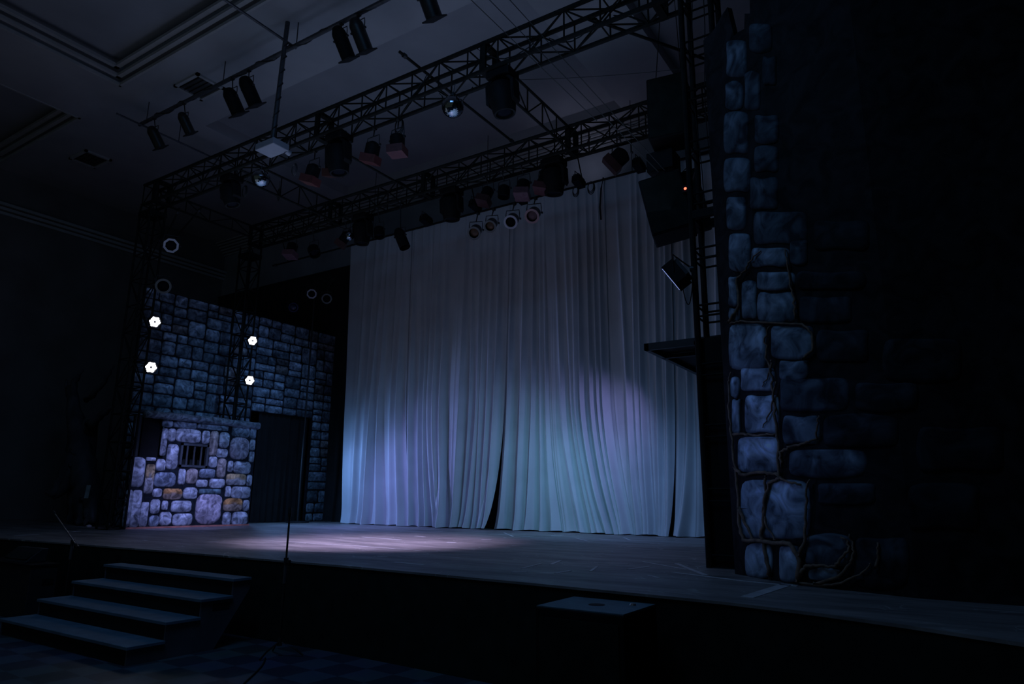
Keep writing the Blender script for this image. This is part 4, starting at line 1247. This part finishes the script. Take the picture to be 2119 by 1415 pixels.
def mic_stand(label, base, ztop, zcol, boom=None):
    b = Vector(base); t = thing('microphone_stand', label, 'stand', b, 'microphone stands')
    MB().tube(b + UZ * .12, (b.x, b.y, zcol), .014, 10).build('lower_tube', DARKM, t, smooth='auto')
    MB().tube((b.x, b.y, zcol - .22), (b.x, b.y, zcol - .04), .019, 10).build('sleeve', GREYM, t, smooth='auto')
    MB().rev((b.x, b.y, zcol - .04), UZ, [(0, .022), (.07, .024)], 12).build('clutch', BLK, t)
    MB().box((b.x, b.y - .012, zcol - .02), (b.x + .06, b.y + .012, zcol + .01)).build('clutch_lever', BLK, t)
    if boom is None:
        MB().tube((b.x, b.y, zcol), (b.x, b.y, ztop), .010, 10).build('upper_tube', BLK, t, smooth='auto')
        MB().rev((b.x, b.y, ztop - .09), UZ, [(0, .016), (.03, .02), (.09, .016)], 12).build('mic_clip', BLK, t)
    else:
        q = Vector(boom); o = Vector((b.x, b.y, zcol + .03)); d = (q - o).normalized()
        MB().tube(o - d * .22, q, .009, 10).build('boom_arm', CHROME, t, smooth='auto')
        MB().rev(o - d * .24, d, [(0, .02), (.1, .022)], 10).build('counterweight', DARKM, t)
        MB().rev(q - d * .02, d, [(0, .02), (.09, .016)], 10).build('mic_clip', BLK, t)
    for k in range(3):
        w = 2.1 * k + .6
        MB().path([b + UZ * .14, b + Vector((.16 * math.cos(w), .16 * math.sin(w), .07)), b + Vector((.24 * math.cos(w), .24 * math.sin(w), .012))], .009).build('leg', DARKM, t)
    MB().rev(b + UZ * .1, UZ, [(0, .025), (.07, .022)], 10).build('leg_hub', BLK, t)


pm = P(592, 1160, y=4.9); pt = P(601, 1050, y=4.9)
mic_stand('straight microphone stand in front of the stage right of the steps', (pm.x, 4.9, 0), pt.z, pm.z)
pm = P(150, 1122, y=4.85); bt = P(113, 1062, y=4.95)
mic_stand('microphone stand with a slanting boom arm left of the steps', (pm.x, 4.85, 0), 0, pm.z, boom=bt)
# monitor on a box at far left
y = 4.35
a = P(8, 1165, y=y); b = P(66, 1166, y=y)
t = thing('equipment_box', 'dark box standing on the hall floor at the far left', 'box', ((a.x + b.x) / 2 - .3, y + .3, 0))
MB().box((a.x - .7, y, 0), (b.x, y + .32, a.z)).build('body', BLK, t, bevel=.01)
MB().box((a.x - .72, y - .02, a.z), (b.x + .02, y + .34, a.z + .02)).build('lid', BLKP, t)
for z in (a.z * .35, a.z * .7): MB().box((b.x, y + .15, z - .03), (b.x + .015, y + .28, z + .03)).build('handle', BLKP, t)
pa = P(18, 1135, y=y + .1); pb_ = P(62, 1135, y=y + .1)
t = thing('stage_monitor', 'wedge-shaped dark monitor speaker lying on the box at far left', 'loudspeaker', (pa.x, y + .3, a.z + .02))
MB().prism([(pa.x - .1, y + .06, a.z + .02), (pa.x - .1, y + .31, a.z + .02), (pa.x - .1, y + .33, pa.z + .02), (pa.x - .1, y + .25, pa.z + .02)], (pb_.x - pa.x + .1, 0, 0)).build('cabinet', BLK, t, bevel=.008)
MB().add([(pa.x - .06, y + .085, a.z + .06), (pb_.x - .04, y + .085, a.z + .06), (pb_.x - .04, y + .235, pa.z - .0), (pa.x - .06, y + .235, pa.z - .0)], [(0, 1, 2, 3)]).build('grille', BLKW, t)
# floor cable
tag(MB().path([(-6.4 + .05 * math.sin(i * .6), 4.2 - i * .14, .008) if False else (-5.9 + i * .12, 4.75 - i * .13 + .03 * math.sin(i * .8), .009) for i in range(16)], .008).build('floor_cable', RUB), 'black cable lying on the checkered floor by the microphone stand', 'cable')

# ------------------------------------------------------------------ far left: gnarled tree prop, paper
tb = P(170, 1090, z=SZ); tx, ty = -16.6, 8.4
t = thing('gnarled_tree_prop', 'dark gnarled tree trunk prop with spreading roots at the left wing', 'prop', (tx, ty, SZ))
rt = random.Random(2)


def TP(px, py, dy=0): return P(px, py, y=ty + dy)


def limb(name, pts, rad, m=BARK):
    p3 = [TP(a, b, c_) for a, b, c_ in pts]; n = len(p3)
    fine = []; rf = []
    for i in range(n - 1):
        for k in range(4):
            q = p3[i].lerp(p3[i + 1], k / 4); q += Vector([rt.uniform(-.03, .03) for _ in range(3)]); fine.append(q); rf.append(rad[i] + (rad[i + 1] - rad[i]) * k / 4)
    fine.append(p3[-1]); rf.append(rad[-1])
    for q in fine: q.z = max(q.z, SZ + .03)
    MB().path(fine, [r * rt.uniform(.88, 1.12) for r in rf], 9).build(name, m, t, smooth=True)


limb('trunk', [(190, 1085, 0), (180, 1020, 0), (172, 960, 0), (160, 900, 0), (152, 850, 0), (146, 800, 0)], [.34, .30, .27, .24, .17, .10])
limb('trunk', [(165, 1080, .2), (168, 1000, .2), (180, 920, .2), (190, 870, .2)], [.3, .28, .24, .16])
limb('branch', [(150, 830, 0), (155, 790, 0), (172, 766, 0)], [.10, .07, .03])
limb('branch', [(150, 830, 0), (140, 800, 0), (136, 785, 0)], [.09, .05, .02])
limb('branch', [(185, 880, 0), (205, 860, 0), (235, 842, 0)], [.14, .09, .04])
limb('branch', [(180, 830, .1), (215, 790, .1), (236, 758, .1)], [.08, .05, .02])
limb('root', [(165, 930, -.1), (135, 980, -.2), (112, 1020, -.3), (97, 1020, -.3)], [.2, .16, .1, .05])
limb('root', [(160, 960, -.1), (130, 1010, -.2), (110, 1030, -.25)], [.18, .12, .04])
limb('root', [(185, 1030, -.1), (190, 1065, -.2), (185, 1088, -.25)], [.2, .14, .12])
q = P(180, 1017, y=ty - .5)
t = thing('notice_sheet', 'pale sheet hanging on the foot of the gnarled tree prop', 'sheet', q)
MB().add([q + Vector((-.09, 0, -.14)), q + Vector((.09, 0, -.14)), q + Vector((.09, .02, .14)), q + Vector((-.09, .02, .14))], [(0, 1, 2, 3)]).build('sheet', PAPER, t)
MB().path([q + Vector((0, .02, .12)), q + Vector((0, .3, .2))], .006).build('string', RUB, t)
for (p, s_) in (((184, 1085), .05), ((226, 1082), .08)):
    q = P(p[0], p[1] + 5, z=SZ); vsn = MB()
    vsn.rev((q.x, q.y, SZ), UZ, [(0, s_), (s_ * .5, s_ * 1.2), (s_ * .9, s_ * .4), (s_, 0)], 7)
    tag(vsn.build('crumpled_cloth', TAPE), 'small crumpled white cloth on the stage below the front left tower' if s_ > .06 else 'smaller crumpled white cloth on the stage at the tree prop', 'cloth', 'crumpled cloths')

# ------------------------------------------------------------------ tape marks on the stage floor
tapes = [((565, 1101), (613, 1104), .05), ((610, 1140), (680, 1142), .06), ((750, 1111), (830, 1117), .05), ((860, 1109), (878, 1111), .06), ((997, 1116), (1018, 1117), .07), ((815, 1163), (878, 1169), .06), ((430, 1120), (452, 1121), .06),
         ((780, 1151), (802, 1152), .06), ((926, 1122), (945, 1123), .05), ((460, 1113), (730, 1129), .02), ((730, 1129), (905, 1142), .025), ((888, 1147), (998, 1149), .03), ((1368, 1140), (1405, 1141), .05), ((295, 1118), (305, 1119), .06),
         ((1400, 1166), (1460, 1190), .05), ((1390, 1184), (1545, 1203), .05), ((1545, 1203), (1650, 1213), .05), ((1545, 1236), (1630, 1209), .10), ((1060, 1184), (1090, 1183), .05), ((1010, 1105), (1060, 1107), .03), ((1043, 1102), (1062, 1110), .03), ((1140, 1108), (1190, 1106), .03), ((1190, 1113), (1215, 1119), .03), ((1240, 1115), (1262, 1118), .03), ((1290, 1112), (1305, 1118), .03), ((1260, 1168), (1300, 1167), .04), ((1300, 1178), (1345, 1172), .04), ((1330, 1162), (1420, 1178), .03), ((1340, 1190), (1365, 1196), .03), ((1140, 1168), (1160, 1160), .04), ((1080, 1176), (1120, 1166), .03), ((1222, 1182), (1236, 1172), .03), ((1430, 1128), (1455, 1129), .04), ((1375, 1133), (1450, 1131), .03), ((30, 1108), (80, 1106), .04), ((150, 1100), (165, 1099), .05), ((1150, 1186), (1180, 1181), .04)]
for i, (a, b, w) in enumerate(tapes):
    p = P(a[0], a[1], z=SZ); q = P(b[0], b[1], z=SZ); d = (q - p); nrm = Vector((-d.y, d.x, 0)).normalized() * w / 2
    z = Vector((0, 0, .003))
    o = MB().prism([p - nrm, q - nrm, q + nrm, p + nrm], z).build('floor_tape', TAPE)
    tag(o, 'pale strip of tape stuck flat on the dark stage floor', 'tape', 'tape strips on the stage floor')


# ------------------------------------------------------------------ lights
def spot(name, loc, target, power, col, ang, blend=1.0, size=.2):
    d = bpy.data.lights.new(name, 'SPOT'); d.energy = power; d.color = col; d.spot_size = math.radians(ang); d.spot_blend = blend; d.shadow_soft_size = size
    o = bpy.data.objects.new(name, d); C.objects.link(o); o.location = loc
    o.rotation_euler = (Vector(target) - Vector(loc)).to_track_quat('-Z', 'Y').to_euler(); return o


def area(name, loc, target, power, col, sx, sy, spread=180):
    d = bpy.data.lights.new(name, 'AREA'); d.shape = 'RECTANGLE'; d.size = sx; d.size_y = sy; d.energy = power; d.color = col; d.spread = math.radians(spread)
    o = bpy.data.objects.new(name, d); C.objects.link(o); o.location = loc
    o.rotation_euler = (Vector(target) - Vector(loc)).to_track_quat('-Z', 'Y').to_euler(); return o


ZL = ZBOT - .6
# drape washes and grazes: unseen spots added in mid-air to light the drapes
for (x, tx_, pw, col) in ((-15.2, -12.6, 58, (.18, .44, 1)), (-14.2, -11.2, 85, (.20, .40, 1)), (-12.6, -9.8, 90, (.26, .32, 1)), (-6.6, -8.8, 44, (.18, .54, .84)), (-5.0, -7.2, 34, (.22, .42, .95)), (-3.4, -5.4, 16, (.20, .44, .95))):
    spot('drape_wash', (x, 11.3, SZ + 1.9), (tx_, YC - .1, SZ - .2), pw * 1.6, col, 152, 1.0, .06)
spot('drape_graze', (-14.6, 12.4, SZ + 2.0), (-9.0, YC + .1, SZ + .4), 42, (.26, .40, 1), 100, 1.0, .04)
spot('drape_graze', (-4.6, 12.1, SZ + 3.2), (-8.6, YC, SZ + .6), 58, (.42, .38, 1), 90, 1.0, .04)
spot('cornice_wash', (-7, 13.62, ZC - 1.5), (-7, 14.1, ZC), 9, (.6, .66, 1), 150, 1.0, .3)  # unseen spot added behind the drapes to brighten the cornice
# stage pool
pp = P(762, 1121, z=SZ)
spot('stage_pool', (pp.x + .8, 6.2, ZL - 1.6), (pp.x, pp.y, SZ), 2700, (.66, .58, 1), 52, 1.0, .2)
spot('stage_fill', (-9.5, 7.2, ZL), (-9.5, 8.2, SZ), 200, (.50, .50, .92), 64, 1.0, .3)
spot('stage_fill', (-4.5, 7.8, ZL), (-4.4, 8.6, SZ), 70, (.50, .50, .85), 56, 1.0, .3)
# dungeon flat
spot('dungeon_key', (-8.6, 7.0, ZL - 1.2), (XJ, 9.3, SZ + .6), 1750, (.35, .39, 1), 25, 1.0, .15)
spot('castle_wash', (-9.4, 9.6, ZL - 1), (XW, 11.2, SZ + 2.2), 215, (.18, .46, 1), 56, 1.0, .2)
# rock wall
spot('rock_key', (-8.5, 3.8, CH + 1.6), (-1.75, 6.9, SZ + 1.2), 165, (.21, .33, 1), 19, 1.0, .12)
spot('rock_upper', (-8.8, 3.5, CH + 3.8), (-2.0, 7.0, SZ + 4.5), 5, (.14, .45, 1), 22, 1.0, .12)
# house light on steps
area('house_glow', (-4.6, 2.0, 9.4), (-7.0, 3.8, 0), 85, (.18, .46, 1), 4, 2)
# unseen area lamps added in mid-air, standing in for bounced stage light
area('ceiling_fill', (-8.0, 8.2, 5.5), (-8.0, 8.3, 12), 26, (.40, .60, 1), 10, 3, 112)
area('ceiling_fill', (-12.0, 3.5, 3.5), (-11, 5.0, 12), 12, (.62, .72, .9), 5, 4)
for c in ledp[:4]:
    spot('led_beam', c + Vector((.15, -.1, -.02)), c + Vector((6, 2.6, -2.2)), 26, (.5, .58, 1), 60, .8, .08)

w = bpy.data.worlds.new('world'); S.world = w; w.use_nodes = True
w.node_tree.nodes['Background'].inputs[0].default_value = (.5, .66, .62, 1)
w.node_tree.nodes['Background'].inputs[1].default_value = .035
